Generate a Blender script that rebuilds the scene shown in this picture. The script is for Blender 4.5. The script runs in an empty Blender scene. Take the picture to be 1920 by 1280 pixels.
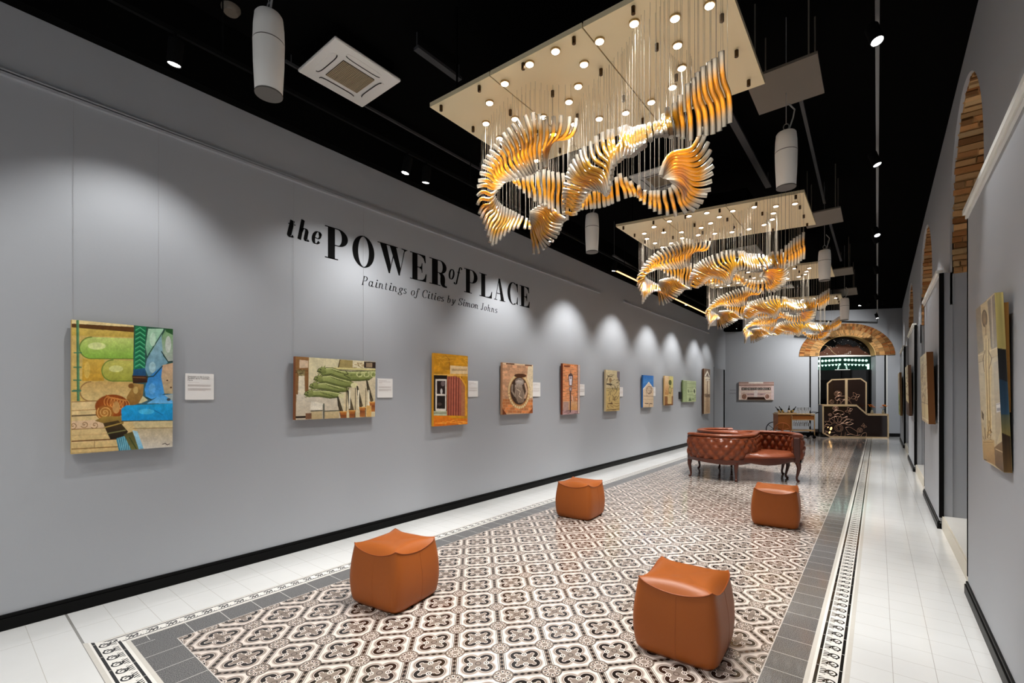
import bpy, bmesh, math, random
import numpy as np
from mathutils import Vector, Matrix
PI = math.pi
random.seed(7)
SC = bpy.context.scene
COL = SC.collection

# ------------------------------------------------------------------ helpers
def lin(c):
    c = c / 255.0
    return c / 12.92 if c <= 0.04045 else ((c + 0.055) / 1.055) ** 2.4
def rgb(r, g, b):
    return (lin(r), lin(g), lin(b), 1.0)

def mat(name, color=(0.5, 0.5, 0.5, 1), rough=0.5, metal=0.0, spec=0.5, coat=0.0, emit=None, estr=0.0, trans=0.0, bump=None, ior=1.45, vary=None):
    m = bpy.data.materials.new(name); m.use_nodes = True
    nt = m.node_tree; b = nt.nodes['Principled BSDF']
    b.inputs['Base Color'].default_value = color
    b.inputs['Roughness'].default_value = rough
    b.inputs['Metallic'].default_value = metal
    b.inputs['Specular IOR Level'].default_value = spec
    b.inputs['Coat Weight'].default_value = coat
    b.inputs['IOR'].default_value = ior
    b.inputs['Transmission Weight'].default_value = trans
    if emit:
        b.inputs['Emission Color'].default_value = emit
        b.inputs['Emission Strength'].default_value = estr
    if vary or bump:
        tc = nt.nodes.new('ShaderNodeTexCoord')
    if vary:   # (scale, amount)
        n = nt.nodes.new('ShaderNodeTexNoise'); n.inputs['Scale'].default_value = vary[0]; n.inputs['Detail'].default_value = 4
        nt.links.new(tc.outputs['Object'], n.inputs['Vector'])
        r = nt.nodes.new('ShaderNodeMapRange'); r.inputs[3].default_value = 1 - vary[1]; r.inputs[4].default_value = 1 + vary[1]
        nt.links.new(n.outputs['Fac'], r.inputs[0])
        x = nt.nodes.new('ShaderNodeVectorMath'); x.operation = 'SCALE'; x.inputs[0].default_value = color[:3]
        nt.links.new(r.outputs[0], x.inputs['Scale']); nt.links.new(x.outputs[0], b.inputs['Base Color'])
    if bump:   # (scale, strength)
        n = nt.nodes.new('ShaderNodeTexNoise'); n.inputs['Scale'].default_value = bump[0]; n.inputs['Detail'].default_value = 3
        nt.links.new(tc.outputs['Object'], n.inputs['Vector'])
        bp = nt.nodes.new('ShaderNodeBump'); bp.inputs['Strength'].default_value = bump[1]; bp.inputs['Distance'].default_value = 0.01
        nt.links.new(n.outputs['Fac'], bp.inputs['Height']); nt.links.new(bp.outputs[0], b.inputs['Normal'])
    return m

class MB:
    """collects faces (with material slot and optional vertex colour) and links them as ONE mesh object"""
    def __init__(s): s.v = []; s.f = []; s.mi = []; s.c = None
    def add(s, vs, fs, mi=0):
        o = len(s.v); s.v += [tuple(p) for p in vs]
        for f in fs: s.f.append([i + o for i in f]); s.mi.append(mi)
        return s
    def box(s, x0, y0, z0, x1, y1, z1, mi=0):
        vs = [(x, y, z) for z in (z0, z1) for y in (y0, y1) for x in (x0, x1)]
        return s.add(vs, [(0,2,3,1),(4,5,7,6),(0,1,5,4),(2,6,7,3),(0,4,6,2),(1,3,7,5)], mi)
    def prism(s, pts, off, mi=0):
        """closed polygon pts (3-D) extruded by vector off"""
        n = len(pts); off = Vector(off)
        vs = [Vector(p) for p in pts] + [Vector(p) + off for p in pts]
        fs = [tuple(range(n))[::-1], tuple(range(n, 2*n))] + [(i, (i+1) % n, n + (i+1) % n, n + i) for i in range(n)]
        return s.add(vs, fs, mi)
    def tube(s, pts, r, n=8, mi=0, caps=True, closed=False):
        pts = [Vector(p) for p in pts]; m = len(pts)
        rs = r if isinstance(r, (list, tuple)) else [r] * m
        tang = []
        for i in range(m):
            a = pts[(i-1) % m] if (closed or i > 0) else pts[0]; b = pts[(i+1) % m] if (closed or i < m-1) else pts[-1]
            t = (b - a); tang.append(t.normalized() if t.length > 1e-9 else Vector((0,0,1)))
        up = Vector((0,0,1)) if abs(tang[0].z) < .9 else Vector((1,0,0))
        nrm = tang[0].cross(up).normalized(); vs = []
        for i in range(m):
            t = tang[i]; nrm = (nrm - t * nrm.dot(t))
            if nrm.length < 1e-6: nrm = t.orthogonal()
            nrm.normalize(); bi = t.cross(nrm)
            for k in range(n):
                a = 2*PI*k/n; vs.append(pts[i] + (nrm*math.cos(a) + bi*math.sin(a)) * rs[i])
        fs = []
        for i in range(m if closed else m-1):
            j = (i+1) % m
            for k in range(n): fs.append((i*n+k, i*n+(k+1) % n, j*n+(k+1) % n, j*n+k))
        if caps and not closed: fs += [tuple(range(n))[::-1], tuple(range((m-1)*n, m*n))]
        return s.add(vs, fs, mi)
    def lathe(s, prof, c=(0,0,0), n=20, mi=0, M=None):
        """prof: list of (radius, z)"""
        vs = []
        for r, z in prof:
            for k in range(n):
                a = 2*PI*k/n; vs.append(Vector((r*math.cos(a), r*math.sin(a), z)))
        if M is not None: vs = [M @ v for v in vs]
        vs = [v + Vector(c) for v in vs]
        fs = [(i*n+k, i*n+(k+1) % n, (i+1)*n+(k+1) % n, (i+1)*n+k) for i in range(len(prof)-1) for k in range(n)]
        if prof[0][0] > 1e-4: fs.append(tuple(range(n))[::-1])
        if prof[-1][0] > 1e-4: fs.append(tuple(range((len(prof)-1)*n, len(prof)*n)))
        return s.add(vs, fs, mi)
    def grid(s, P, closed_u=False, closed_v=False, mi=0):
        nu = len(P); nv = len(P[0]); vs = [p for row in P for p in row]; fs = []
        for i in range(nu if closed_u else nu-1):
            for j in range(nv if closed_v else nv-1):
                i2 = (i+1) % nu; j2 = (j+1) % nv
                fs.append((i*nv+j, i2*nv+j, i2*nv+j2, i*nv+j2))
        return s.add(vs, fs, mi)
    def xf(s, M):
        s.v = [tuple(M @ Vector(p)) for p in s.v]; return s
    def build(s, name, mats, parent=None, smooth=False, bevel=0, seg=2, auto=None, fixn=True):
        me = bpy.data.meshes.new(name); me.from_pydata(s.v, [], s.f)
        if not isinstance(mats, (list, tuple)): mats = [mats]
        for m in mats: me.materials.append(m)
        me.polygons.foreach_set('material_index', s.mi)
        if fixn:
            bm = bmesh.new(); bm.from_mesh(me); bmesh.ops.recalc_face_normals(bm, faces=bm.faces); bm.to_mesh(me); bm.free()
        if smooth:
            me.polygons.foreach_set('use_smooth', [True]*len(me.polygons))
            if auto: me.set_sharp_from_angle(angle=math.radians(auto))
        if s.c is not None:
            a = me.color_attributes.new('Col', 'FLOAT_COLOR', 'POINT')
            a.data.foreach_set('color', np.asarray(s.c, dtype=np.float32).ravel())
        o = bpy.data.objects.new(name, me); COL.objects.link(o)
        if parent is not None: o.parent = parent
        if bevel:
            md = o.modifiers.new('bevel', 'BEVEL'); md.width = bevel; md.segments = seg; md.limit_method = 'ANGLE'; md.angle_limit = math.radians(40)
        return o

def tag(o, label, cat, group=None):
    o['label'] = label; o['category'] = cat
    if group: o['group'] = group
    return o
def thing(name, loc, label, cat, group=None, rz=0.0):
    o = bpy.data.objects.new(name, None); COL.objects.link(o); o.empty_display_size = .1
    o.location = loc; o.rotation_euler = (0, 0, rz)
    return tag(o, label, cat, group)
def struct(o):
    o['kind'] = 'structure'; return o
def copy_tree(o, parent=None):
    c = o.copy(); COL.objects.link(c)
    if parent is not None: c.parent = parent
    for ch in list(o.children): copy_tree(ch, c)
    return c
def rebase(o, parent):
    """keep world coordinates of a mesh built in world space when it becomes a part of a placed thing"""
    o.parent = parent
    M = Matrix.Translation(parent.location) @ parent.rotation_euler.to_matrix().to_4x4()
    o.matrix_parent_inverse = Matrix.Identity(4)
    o.data.transform(M.inverted())
    return o

# ------------------------------------------------------------------ camera: level, 15 mm wide angle, lens shifted upwards
FPX = 860.0; YAW = math.atan((1645 - 960) / FPX); CA, SA = math.cos(YAW), math.sin(YAW)
cam_d = bpy.data.cameras.new('camera'); cam = bpy.data.objects.new('camera', cam_d); COL.objects.link(cam)
cam.location = (0, 0, 1.5); cam.rotation_euler = (PI/2, 0, YAW)
cam_d.sensor_width = 36; cam_d.lens = FPX / 1920 * 36; cam_d.shift_y = 100 / 1920; cam_d.clip_start = .05
SC.camera = cam
def on_x(x, y, X):           # point of the plane X=const seen at a photo pixel -> (Y, z)
    r = (x - 960) / FPX; F = X / (r*CA - SA); R = r*F
    return R*SA + F*CA, 1.5 - (y - 740) * F / FPX
def on_z(x, y, z):
    F = FPX * (1.5 - z) / (y - 740); R = (x - 960) / FPX * F
    return R*CA - F*SA, R*SA + F*CA
EW0, EWS = 21.15, .5         # end wall: Y = EW0 + EWS * X  (the old room is not square)
def on_end(x, y, off=0.0):   # point of a plane parallel to the end wall, off metres nearer
    r = (x - 960) / FPX; F = (EW0 - off) / ((r*SA + CA) - EWS * (r*CA - SA))
    return Vector((F*(r*CA - SA), F*(r*SA + CA), 1.5 - (y - 740) * F / FPX))
ED = Vector((1, EWS, 0)).normalized(); EN = Vector((EWS, -1, 0)).normalized()   # along the end wall / towards the viewer

# ------------------------------------------------------------------ node maths
class V:
    """tiny expression compiler: arithmetic on shader sockets"""
    nt = None
    def __init__(s, x): s.x = x
    @staticmethod
    def op(o, a, b=None, c=None):
        n = V.nt.nodes.new('ShaderNodeMath'); n.operation = o
        for i, q in enumerate((a, b, c)):
            if q is None: continue
            q = q.x if isinstance(q, V) else q
            if isinstance(q, (int, float)): n.inputs[i].default_value = q
            else: V.nt.links.new(q, n.inputs[i])
        return V(n.outputs[0])
    def __add__(a, b): return V.op('ADD', a, b)
    __radd__ = __add__
    def __sub__(a, b): return V.op('SUBTRACT', a, b)
    def __rsub__(a, b): return V.op('SUBTRACT', b, a)
    def __mul__(a, b): return V.op('MULTIPLY', a, b)
    __rmul__ = __mul__
    def __truediv__(a, b): return V.op('DIVIDE', a, b)
    def __lt__(a, b): return V.op('LESS_THAN', a, b)
    def __gt__(a, b): return V.op('GREATER_THAN', a, b)
def vabs(a): return V.op('ABSOLUTE', a)
def vfr(a): return V.op('FRACT', a)
def vmin(a, b): return V.op('MINIMUM', a, b)
def vmax(a, b): return V.op('MAXIMUM', a, b)
def vsin(a): return V.op('SINE', a)
def vlen(a, b): return V.op('SQRT', a*a + b*b)
def vand(a, b): return V.op('MULTIPLY', a, b)
def vor(a, b): return V.op('MAXIMUM', a, b)
def vnot(a): return 1.0 - a
def vmix(m, a, b):
    n = V.nt.nodes.new('ShaderNodeMix'); n.data_type = 'RGBA'
    V.nt.links.new(m.x, n.inputs[0])
    for i, q in ((6, a), (7, b)):
        if isinstance(q, tuple): n.inputs[i].default_value = q
        else: V.nt.links.new(q, n.inputs[i])
    return n.outputs[2]
LW = [54, 43, 46, 96, 100, 100, 100, 100, 84, 46]
WORLD, EXPO = .34, 0.38
# ------------------------------------------------------------------ materials of the setting
M_wall = mat('grey_wall_paint', rgb(160,163,168), .62, bump=(60,.03))
M_black = mat('black_ceiling_paint', (.0035,.0035,.0035,1), .95, spec=0)
M_blackgloss = mat('black_gloss_trim', (.004,.004,.004,1), .4, spec=.12)
M_gap = mat('black_shadow_gap', (.004,.004,.004,1), .8, spec=.1)
M_whitetrim = mat('white_trim', rgb(232,232,226), .4)
M_marble = mat('white_marble', rgb(226,224,218), .15, vary=(3,.05))
M_cream = mat('cream_stone', rgb(205,198,182), .4)

def colattr_mat(name, rough=.6, spec=.3, bump=None):
    m = mat(name, rough=rough, spec=spec, bump=bump)
    n = m.node_tree.nodes.new('ShaderNodeVertexColor'); n.layer_name = 'Col'
    m.node_tree.links.new(n.outputs['Color'], m.node_tree.nodes['Principled BSDF'].inputs['Base Color'])
    return m
M_brick = colattr_mat('old_brick', .9, .1, bump=(40,.5))

# ------------------------------------------------------------------ floor: cement tiles, scroll border, white marble margins
def floor_material():
    m = mat('tiled_floor', rough=.12, spec=.5); nt = m.node_tree; V.nt = nt; b = nt.nodes['Principled BSDF']
    tc = nt.nodes.new('ShaderNodeTexCoord'); sp = nt.nodes.new('ShaderNodeSeparateXYZ'); nt.links.new(tc.outputs['Object'], sp.inputs[0])
    X, Y = V(sp.outputs[0]), V(sp.outputs[1])
    # cement tile lattice (diagonal to the room)
    a11, a12, a21, a22 = .17918, .19730, .18144, -.19471
    det = a11*a22 - a12*a21
    dx, dy = X + 2.4685, Y - 2.4688
    i = (dx*a22 - dy*a21) * (1/det); j = (dy*a11 - dx*a12) * (1/det)
    px, py = vfr(i) - .5, vfr(j) - .5
    ax, ay = vabs(px), vabs(py)
    cream, dark, mid, lt = rgb(216,205,196), rgb(30,24,21), rgb(128,116,107), rgb(172,159,150)
    e = .5 - vmax(ax, ay)
    gx = ax > ay
    t = gx*py + vnot(gx)*px
    hi, lo = vmax(ax, ay), vmin(ax, ay)
    col = vmix(V.op('LESS_THAN', e, .046), cream, mid)
    wv = vsin(t * (2*PI*7)) * .016 + .018
    col = vmix(e < wv, col, dark)
    col = vmix(vor(vand(e > .046, e < .056), vand(e > .076, e < .086)), col, dark)
    # quatrefoil
    d1 = vmin(vlen(ax - .162, ay - .162) - .138, vlen(ax, ay) - .205)
    col = vmix(d1 < .07, col, lt); col = vmix(d1 < .042, col, mid); col = vmix(d1 < .016, col, cream); col = vmix(d1 < .006, col, dark)
    d2 = vmin(vmin(vlen(ax - .108, ay - .108) - .07, vlen(ax - .178, ay - .178) - .038), vlen(ax, ay) - .12)
    col = vmix(d2 < .012, col, cream); col = vmix(d2 < .0, col, mid)
    d3 = vlen(hi - .175, lo)
    col = vmix(d3 < .062, col, cream); col = vmix(vand(d3 < .038, d3 > .02), col, dark)
    d4 = vlen(ax, ay)
    col = vmix(d4 < .062, col, dark); col = vmix(d4 < .05, col, mid)
    # round medallions on the lattice points
    cx, cy = .5 - ax, .5 - ay
    rc = vlen(cx, cy); th = V.op('ARCTAN2', cx, cy); c8 = V.op('COSINE', th * 8.0)
    col = vmix(rc < .215, col, dark); col = vmix(rc < .203, col, mid)
    pet = vand(vand(rc > .085, rc < .175), c8 > -.15); col = vmix(pet, col, cream)
    pet2 = vand(vand(rc > .105, rc < .158), c8 > .5); col = vmix(pet2, col, dark)
    col = vmix(rc < .075, col, cream); col = vmix(rc < .064, col, mid)
    # tile joints of the field
    # distances outwards from the dark band
    dl, dr, df = -3.565 - X, X + .305, .74 - Y
    lft = vand(dl > vmax(dr, df), dl > 0)
    d = vmax(vmax(dl, dr), df) * (1.0 + lft*.40)
    side = vmax(dl, dr) > df
    s = side*Y + vnot(side)*X
    n = nt.nodes.new('ShaderNodeTexNoise'); n.inputs['Scale'].default_value = 260; n.inputs['Detail'].default_value = 2
    nt.links.new(tc.outputs['Object'], n.inputs['Vector'])
    rmp = nt.nodes.new('ShaderNodeMapRange'); rmp.inputs[1].default_value = .38; rmp.inputs[2].default_value = .66; nt.links.new(n.outputs['Fac'], rmp.inputs[0])
    band = vmix(V(rmp.outputs[0]), rgb(58,58,60), rgb(134,133,132))
    js = vabs(vfr(s / .204) - .5)
    band = vmix(js > .489, band, rgb(190,188,184))
    col = vmix(d > -.19, col, rgb(196,190,184)); col = vmix(d > -.185, col, band)
    # scroll border
    sc = vfr(s / .102); al = (sc - .5) * 2.55; u = (d - .0975) / .04
    r1 = vlen(al*.95, u - .3); ring1 = vand(vabs(r1 - .6) < .115, vnot(vand(al < -.1, u < .2)))
    r2 = vlen(al - .1, u - .22); ring2 = vand(vabs(r2 - .27) < .1, vnot(vand(al > .1, u > .22)))
    tuft = V.op('LESS_THAN', vabs(vfr(al*2.0 - u*.9) - .5), .24); l1 = vand(vand(tuft, vand(u < -.28, u > -.95)), vabs(al) < .95)
    l3 = vand(vabs(al + u*.55 + .35) < .13, vand(u > -.5, u < .75))
    scroll = vor(vor(l1, ring1), vor(ring2, l3))
    bor = vmix(scroll, rgb(232,230,224), rgb(22,22,22))
    blk = vor(vand(d > .038, d < .053), vand(d > .143, d < .158))
    bor = vmix(vor(d < .0575, d > .1385), bor, rgb(232,230,224)); bor = vmix(blk, bor, rgb(20,20,20))
    bor = vmix(vor(d < .022, d > .168), bor, rgb(206,202,194)); bor = vmix(js > .492, bor, rgb(215,212,206))
    col = vmix(d > .0, col, bor)
    # white marble margin with fine joints
    n2 = nt.nodes.new('ShaderNodeTexNoise'); n2.inputs['Scale'].default_value = 2.2; n2.inputs['Detail'].default_value = 5
    nt.links.new(tc.outputs['Object'], n2.inputs['Vector'])
    wht = vmix(V(n2.outputs['Fac']), rgb(212,213,212), rgb(226,227,226))
    jy = vabs(vfr((Y - .17) / .1905) - .5) > .4925
    jx = vabs(vfr((X + .116) / .182) - .5) > .493
    jx2 = vabs(X + 4.02) < .0014
    wht = vmix(jy, wht, rgb(186,184,178)); wht = vmix(vor(vand(jx, dr > .19), vand(jx2, d > .19)), wht, rgb(170,168,162))
    wht = vmix(vabs(Y - .553) < .0065, wht, rgb(140,139,135))
    outer = d > .19
    col = vmix(outer, col, wht)
    nt.links.new(col, b.inputs['Base Color'])
    n3 = nt.nodes.new('ShaderNodeTexNoise'); n3.inputs['Scale'].default_value = 5; nt.links.new(tc.outputs['Object'], n3.inputs['Vector'])
    bp = nt.nodes.new('ShaderNodeBump'); bp.inputs['Strength'].default_value = .05; bp.inputs['Distance'].default_value = .02
    nt.links.new(n3.outputs['Fac'], bp.inputs['Height']); nt.links.new(bp.outputs[0], b.inputs['Normal'])
    b.inputs['Roughness'].default_value = .16; b.inputs['Coat Weight'].default_value = .5; b.inputs['Coat Roughness'].default_value = .07
    return m
struct(MB().box(-5.0, -3, -.2, 2.2, 24, 0).build('floor', floor_material()))

# ------------------------------------------------------------------ ceiling, left wall
struct(MB().box(-5.2, -3, 4.6, 2.2, 24.5, 4.8).build('ceiling', M_black))
struct(MB().box(-4.6, -3, 4.0, -4.26, 18.9, 4.6).build('ceiling', M_black))                  # lowered black bulkhead along the left wall
XL = -4.36
YL1 = on_x(1338, 740, XL)[0]
w = MB().box(XL - .24, -3, 0, XL, YL1, 4.0)
struct(w.build('wall_left', M_wall))
struct(MB().box(XL - .5, YL1, 0, XL - .2, 20, 4.0).build('wall_left', M_wall))
YL2 = on_x(1356.5, 740, XL - .03)[0]
struct(MB().box(XL - .19, YL1 + .06, .0, XL - .03, YL2, 2.42).build('wall_left', M_wall, bevel=.004))   # free-standing board in the recess
struct(MB().box(XL - .19, YL1, 0, XL - .004, YL1 + .06, 2.45).build('trim_1', M_gap))  # this and the next: black strips painting the shade of the gaps beside the board
struct(MB().box(XL - .19, YL2, 0, XL - .02, YL2 + .16, 2.42).build('trim_2', M_gap))
# skirting
bb = MB(); bb.box(XL, -3, 0, XL + .022, YL1, .076); bb.box(XL, -3, .076, XL + .013, YL1, .1)
struct(bb.build('baseboard_left', M_blackgloss, bevel=.003))
# picture rails on the left wall
def rail(name, y0, y1):
    r = MB(); r.box(XL, y0, 3.555, XL + .018, y1, 3.575); r.box(XL, y0, 3.53, XL + .03, y1, 3.556); r.box(XL + .022, y0, 3.55, XL + .03, y1, 3.568)
    return r.build(name, M_wall)
struct(rail('trim_3', -3, 8.28)); struct(rail('trim_4', 9.4, 15.9))

# ------------------------------------------------------------------ end wall with the brick-arched doorway
def EP(s, z, off=0.0): return Vector((0, EW0, z)) + ED*s + EN*off
AC_, AH, AZ, AR = -.978, .933, 2.93, .75        # opening: centre, half width, spring line, rise
OC, OH, OR_ = -1.0, 1.55, 1.18                  # outer edge of the brick ring
sl, sr, zt = -5.25, .78, 4.6
def arc(c, h, z, r, n=32): return [(c - h*math.cos(PI*k/n), z + r*math.sin(PI*k/n)) for k in range(n+1)]
wm = MB()
def quad_s(a, b): wm.prism([EP(*p) for p in (a[0], a[1], b[1], b[0])], EN * -.5)
quad_s(((sl, 0), (sl, zt)), ((AC_-AH, 0), (AC_-AH, zt)))
quad_s(((AC_+AH, 0), (AC_+AH, zt)), ((sr, 0), (sr, zt)))
ar = arc(AC_, AH, AZ, AR)
for k in range(32):
    (s0, z0), (s1, z1) = ar[k], ar[k+1]
    quad_s(((s0, z0), (s0, zt)), ((s1, z1), (s1, zt)))
struct(wm.build('wall_end', M_wall))
bb = MB()
for a, b2 in ((sl, AC_-AH-.02), (AC_+AH+.02, sr)):
    bb.prism([EP(a, 0), EP(b2, 0), EP(b2, .12), EP(a, .12)], EN*.02)
struct(bb.build('baseboard_end', M_blackgloss))
tm = MB()
for px in (1519, 1659.5):
    s = on_end(px, 740).x / ED.x
    tm.prism([EP(s-.022, 0), EP(s+.022, 0), EP(s+.022, AZ), EP(s-.022, AZ)], EN*.012)
struct(tm.build('trim_5', M_gap))
tm = MB()
for px in (1537, 1662.5):
    s = on_end(px, 740).x / ED.x
    tm.prism([EP(s-.012, 0), EP(s+.012, 0), EP(s+.012, AZ), EP(s-.012, AZ)], EN*.02)
struct(tm.build('trim_6', M_whitetrim))
# black boxed bulkhead in the far left corner
s0 = on_end(1362, 600, .0).x / ED.x; s1 = on_end(1389, 600, .0).x / ED.x
z0 = on_end(1375, 622, .0).z
q = MB(); q.prism([EP(s0-.3, z0), EP(s1, z0), EP(s1, 4.6), EP(s0-.3, 4.6)], EN*.25); struct(q.build('ceiling', M_black))
# brick ring
def brick_col(base=(150,100,52), v=.22):
    k = 1 + random.uniform(-v, v); h = random.uniform(-8, 8)
    return rgb(max(0, min(255, base[0]*k + h)), max(0, min(255, base[1]*k)), max(0, min(255, base[2]*k - h*.5)))
def add_brick(mb, P, nrm, depth, col):
    """P: four corners (ccw); raised by depth along nrm"""
    mb.prism(P, nrm*depth); mb.c += [col]*(2*len(P))
br = MB(); br.c = []
def ring_pt(f, th):      # f 0 inner .. 1 outer
    c = AC_ + (OC-AC_)*f; h = AH + (OH-AH)*f; r = AR + (OR_-AR)*f
    return EP(c - h*math.cos(th), AZ + r*math.sin(th))
brick_bg = MB(); brick_bg.c = []
N = 60
for k in range(N):
    t0, t1 = PI*k/N, PI*(k+1)/N
    add_brick(br, [ring_pt(.0, t0), ring_pt(1, t0), ring_pt(1, t1), ring_pt(.0, t1)], EN, .012, rgb(188,148,96))
rows = [(0.0, .16), (.175, .45), (.465, .74), (.755, 1.0)]
for ri, (f0, f1) in enumerate(rows):
    n = (84, 62, 66, 72)[ri]
    for k in range(n):
        g = .0035
        t0, t1 = PI*k/n + g, PI*(k+1)/n - g
        base = (168,128,82) if ri < 2 else (146,102,60)
        if random.random() < .18 and ri >= 2: base = (132,76,40)
        add_brick(br, [ring_pt(f0, t0), ring_pt(f1, t0), ring_pt(f1, t1), ring_pt(f0, t1)], EN, random.uniform(.022, .034), brick_col(base))
o = br.build('trim_7', M_brick); struct(o)
# inner stone edge of the arch (intrados)
im = MB(); im.c = []
for k in range(32):
    (s0, z0), (s1, z1) = ar[k], ar[k+1]
    a, b2 = EP(s0, z0), EP(s1, z1)
    im.prism([a, b2, EP(AC_+(s1-AC_)*.97, AZ+(z1-AZ)*.97), EP(AC_+(s0-AC_)*.97, AZ+(z0-AZ)*.97)], EN*-.3); im.c += [rgb(196,160,104)]*8
struct(im.build('trim_8', M_brick))
# doors, fanlight and lit leaded panel inside the arch
M_dkglass = mat('dark_door_glass', (.004,.004,.004,1), .06, spec=.6)
M_copper = mat('mottled_copper', rgb(96,62,46), .35, metal=.6, vary=(60,.6))
M_glow = mat('lit_pale_green_glass', rgb(190,235,215), .3, emit=rgb(190,240,220), estr=.9)
M_dkgreen = mat('dark_green_glass', rgb(12,40,32), .15, vary=(30,.5))
M_champ = mat('champagne_metal', rgb(205,178,138), .35, metal=.35)
D0 = -.32
dr = MB(); dr.prism([EP(AC_-AH, 0, D0), EP(AC_+AH, 0, D0), EP(AC_+AH, 2.42, D0), EP(AC_-AH, 2.42, D0)], EN*-.06)
door = struct(dr.build('door_1', M_dkglass))
fr = MB()
for s in (AC_-AH, AC_-.03, AC_+AH-.06):
    fr.prism([EP(s, 0, D0), EP(s+.06, 0, D0), EP(s+.06, 2.42, D0), EP(s, 2.42, D0)], EN*.04)
fr.build('door_frame', M_blackgloss, door)
hd = MB()
for s in (AC_-.1, AC_+.1): hd.tube([EP(s, .95, D0+.06), EP(s, 1.35, D0+.06)], .014, 8); hd.tube([EP(s, .98, D0), EP(s, .98, D0+.06)], .008, 6); hd.tube([EP(s, 1.32, D0), EP(s, 1.32, D0+.06)], .008, 6)
hd.build('door_handle', M_champ, door)
w1 = MB(); w1.prism([EP(AC_-AH, 2.42, D0), EP(AC_+AH, 2.42, D0), EP(AC_+AH, AZ, D0), EP(AC_-AH, AZ, D0)], EN*-.05)
win = struct(w1.build('window_1', M_dkgreen))
gl = MB()
for side in (-1, 1):
    for k in range(7):
        s = AC_ + side*(.09 + k*.115); zc = 2.80 - k*.006 * 1.0
        pts = [EP(s + .043*math.cos(a)*(1.15 if k == 0 else 1), zc + .043*math.sin(a), D0) for a in [2*PI*i/12 for i in range(12)]]
        gl.prism(pts, EN*.012)
        zz = 2.62 - k*.006
        gl.prism([EP(s-.045, zz+.035, D0), EP(s+.045, zz+.035, D0), EP(s+.012, zz-.03, D0), EP(s-.012, zz-.03, D0)], EN*.012)
    for k in range(4):
        s = AC_ + side*(.1 + .012*k); gl.prism([EP(s-.03, 2.66-.055*k, D0), EP(s+.03, 2.66-.055*k, D0), EP(s+.02*side, 2.62-.055*k, D0)], EN*.012)
    s = AC_ + side*.84; gl.prism([EP(s-.035, 2.44, D0), EP(s+.035, 2.44, D0), EP(s+.035, 2.64, D0), EP(s-.035, 2.64, D0)], EN*.012)
gl.build('leaded_pane', M_glow, win)
lb = MB(); lb.prism([EP(AC_-.25, 2.425, D0), EP(AC_+.25, 2.425, D0), EP(AC_+.25, 2.445, D0), EP(AC_-.25, 2.445, D0)], EN*.02)
lb.build('lower_rim', M_whitetrim, win)
w2 = MB(); w2.prism([EP(AC_-AH*.99, AZ, D0)] + [EP(AC_+(s-AC_)*.99, AZ+(z-AZ)*.99, D0) for s, z in ar[1:-1]] + [EP(AC_+AH*.99, AZ, D0)], EN*-.05)
win2 = struct(w2.build('window_2', M_dkglass))
pm = MB(); top = [(AC_-AH*.97, AZ+.03)] + [(AC_-AH*.9+i*AH*1.8/20, AZ + .36 + .03*math.sin(i*1.7) + (.07 if 7 < i < 14 else 0) - max(0, abs(i-10)-6)*.075) for i in range(21)] + [(AC_+AH*.97, AZ+.03)]
pm.prism([EP(s, z, D0) for s, z in top], EN*.015); pm.build('copper_patch', M_copper, win2)  # copper-toned patch with a wavy top over the fanlight
dots = MB(); rr = random.Random(3)
for _ in range(46):
    t = rr.uniform(-.8, .8); z = AZ + rr.uniform(.08, .62)
    if abs(t)**2 + ((z-AZ)/AR)**2 > .85: continue
    c = EP(AC_ + t*AH, z, D0+.02); r = rr.uniform(.005, .014)
    dots.prism([c + ED*r*math.cos(a) + Vector((0,0,r*math.sin(a))) for a in [PI/3*i for i in range(6)]], EN*.004)
dots.build('pale_dot', mat('pale_dots', rgb(235,230,220), .3), win2)  # pale dots scattered over the fanlight
sw = MB(); sw.tube([EP(AC_-.85+.05*i, AZ+.2+.28*math.sin(.5+i*.2)**2 - .01*i, D0+.02) for i in range(14)], .008, 6); sw.build('curved_line', M_champ, win2)  # thin pale metal curve across the fanlight
tb = MB(); tb.prism([EP(AC_-AH, AZ-.015, D0+.03), EP(AC_+AH, AZ-.015, D0+.03), EP(AC_+AH, AZ+.02, D0+.03), EP(AC_, AZ+.055, D0+.03), EP(AC_-AH, AZ+.02, D0+.03)], EN*-.09)
struct(tb.build('trim_9', M_whitetrim))

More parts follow.
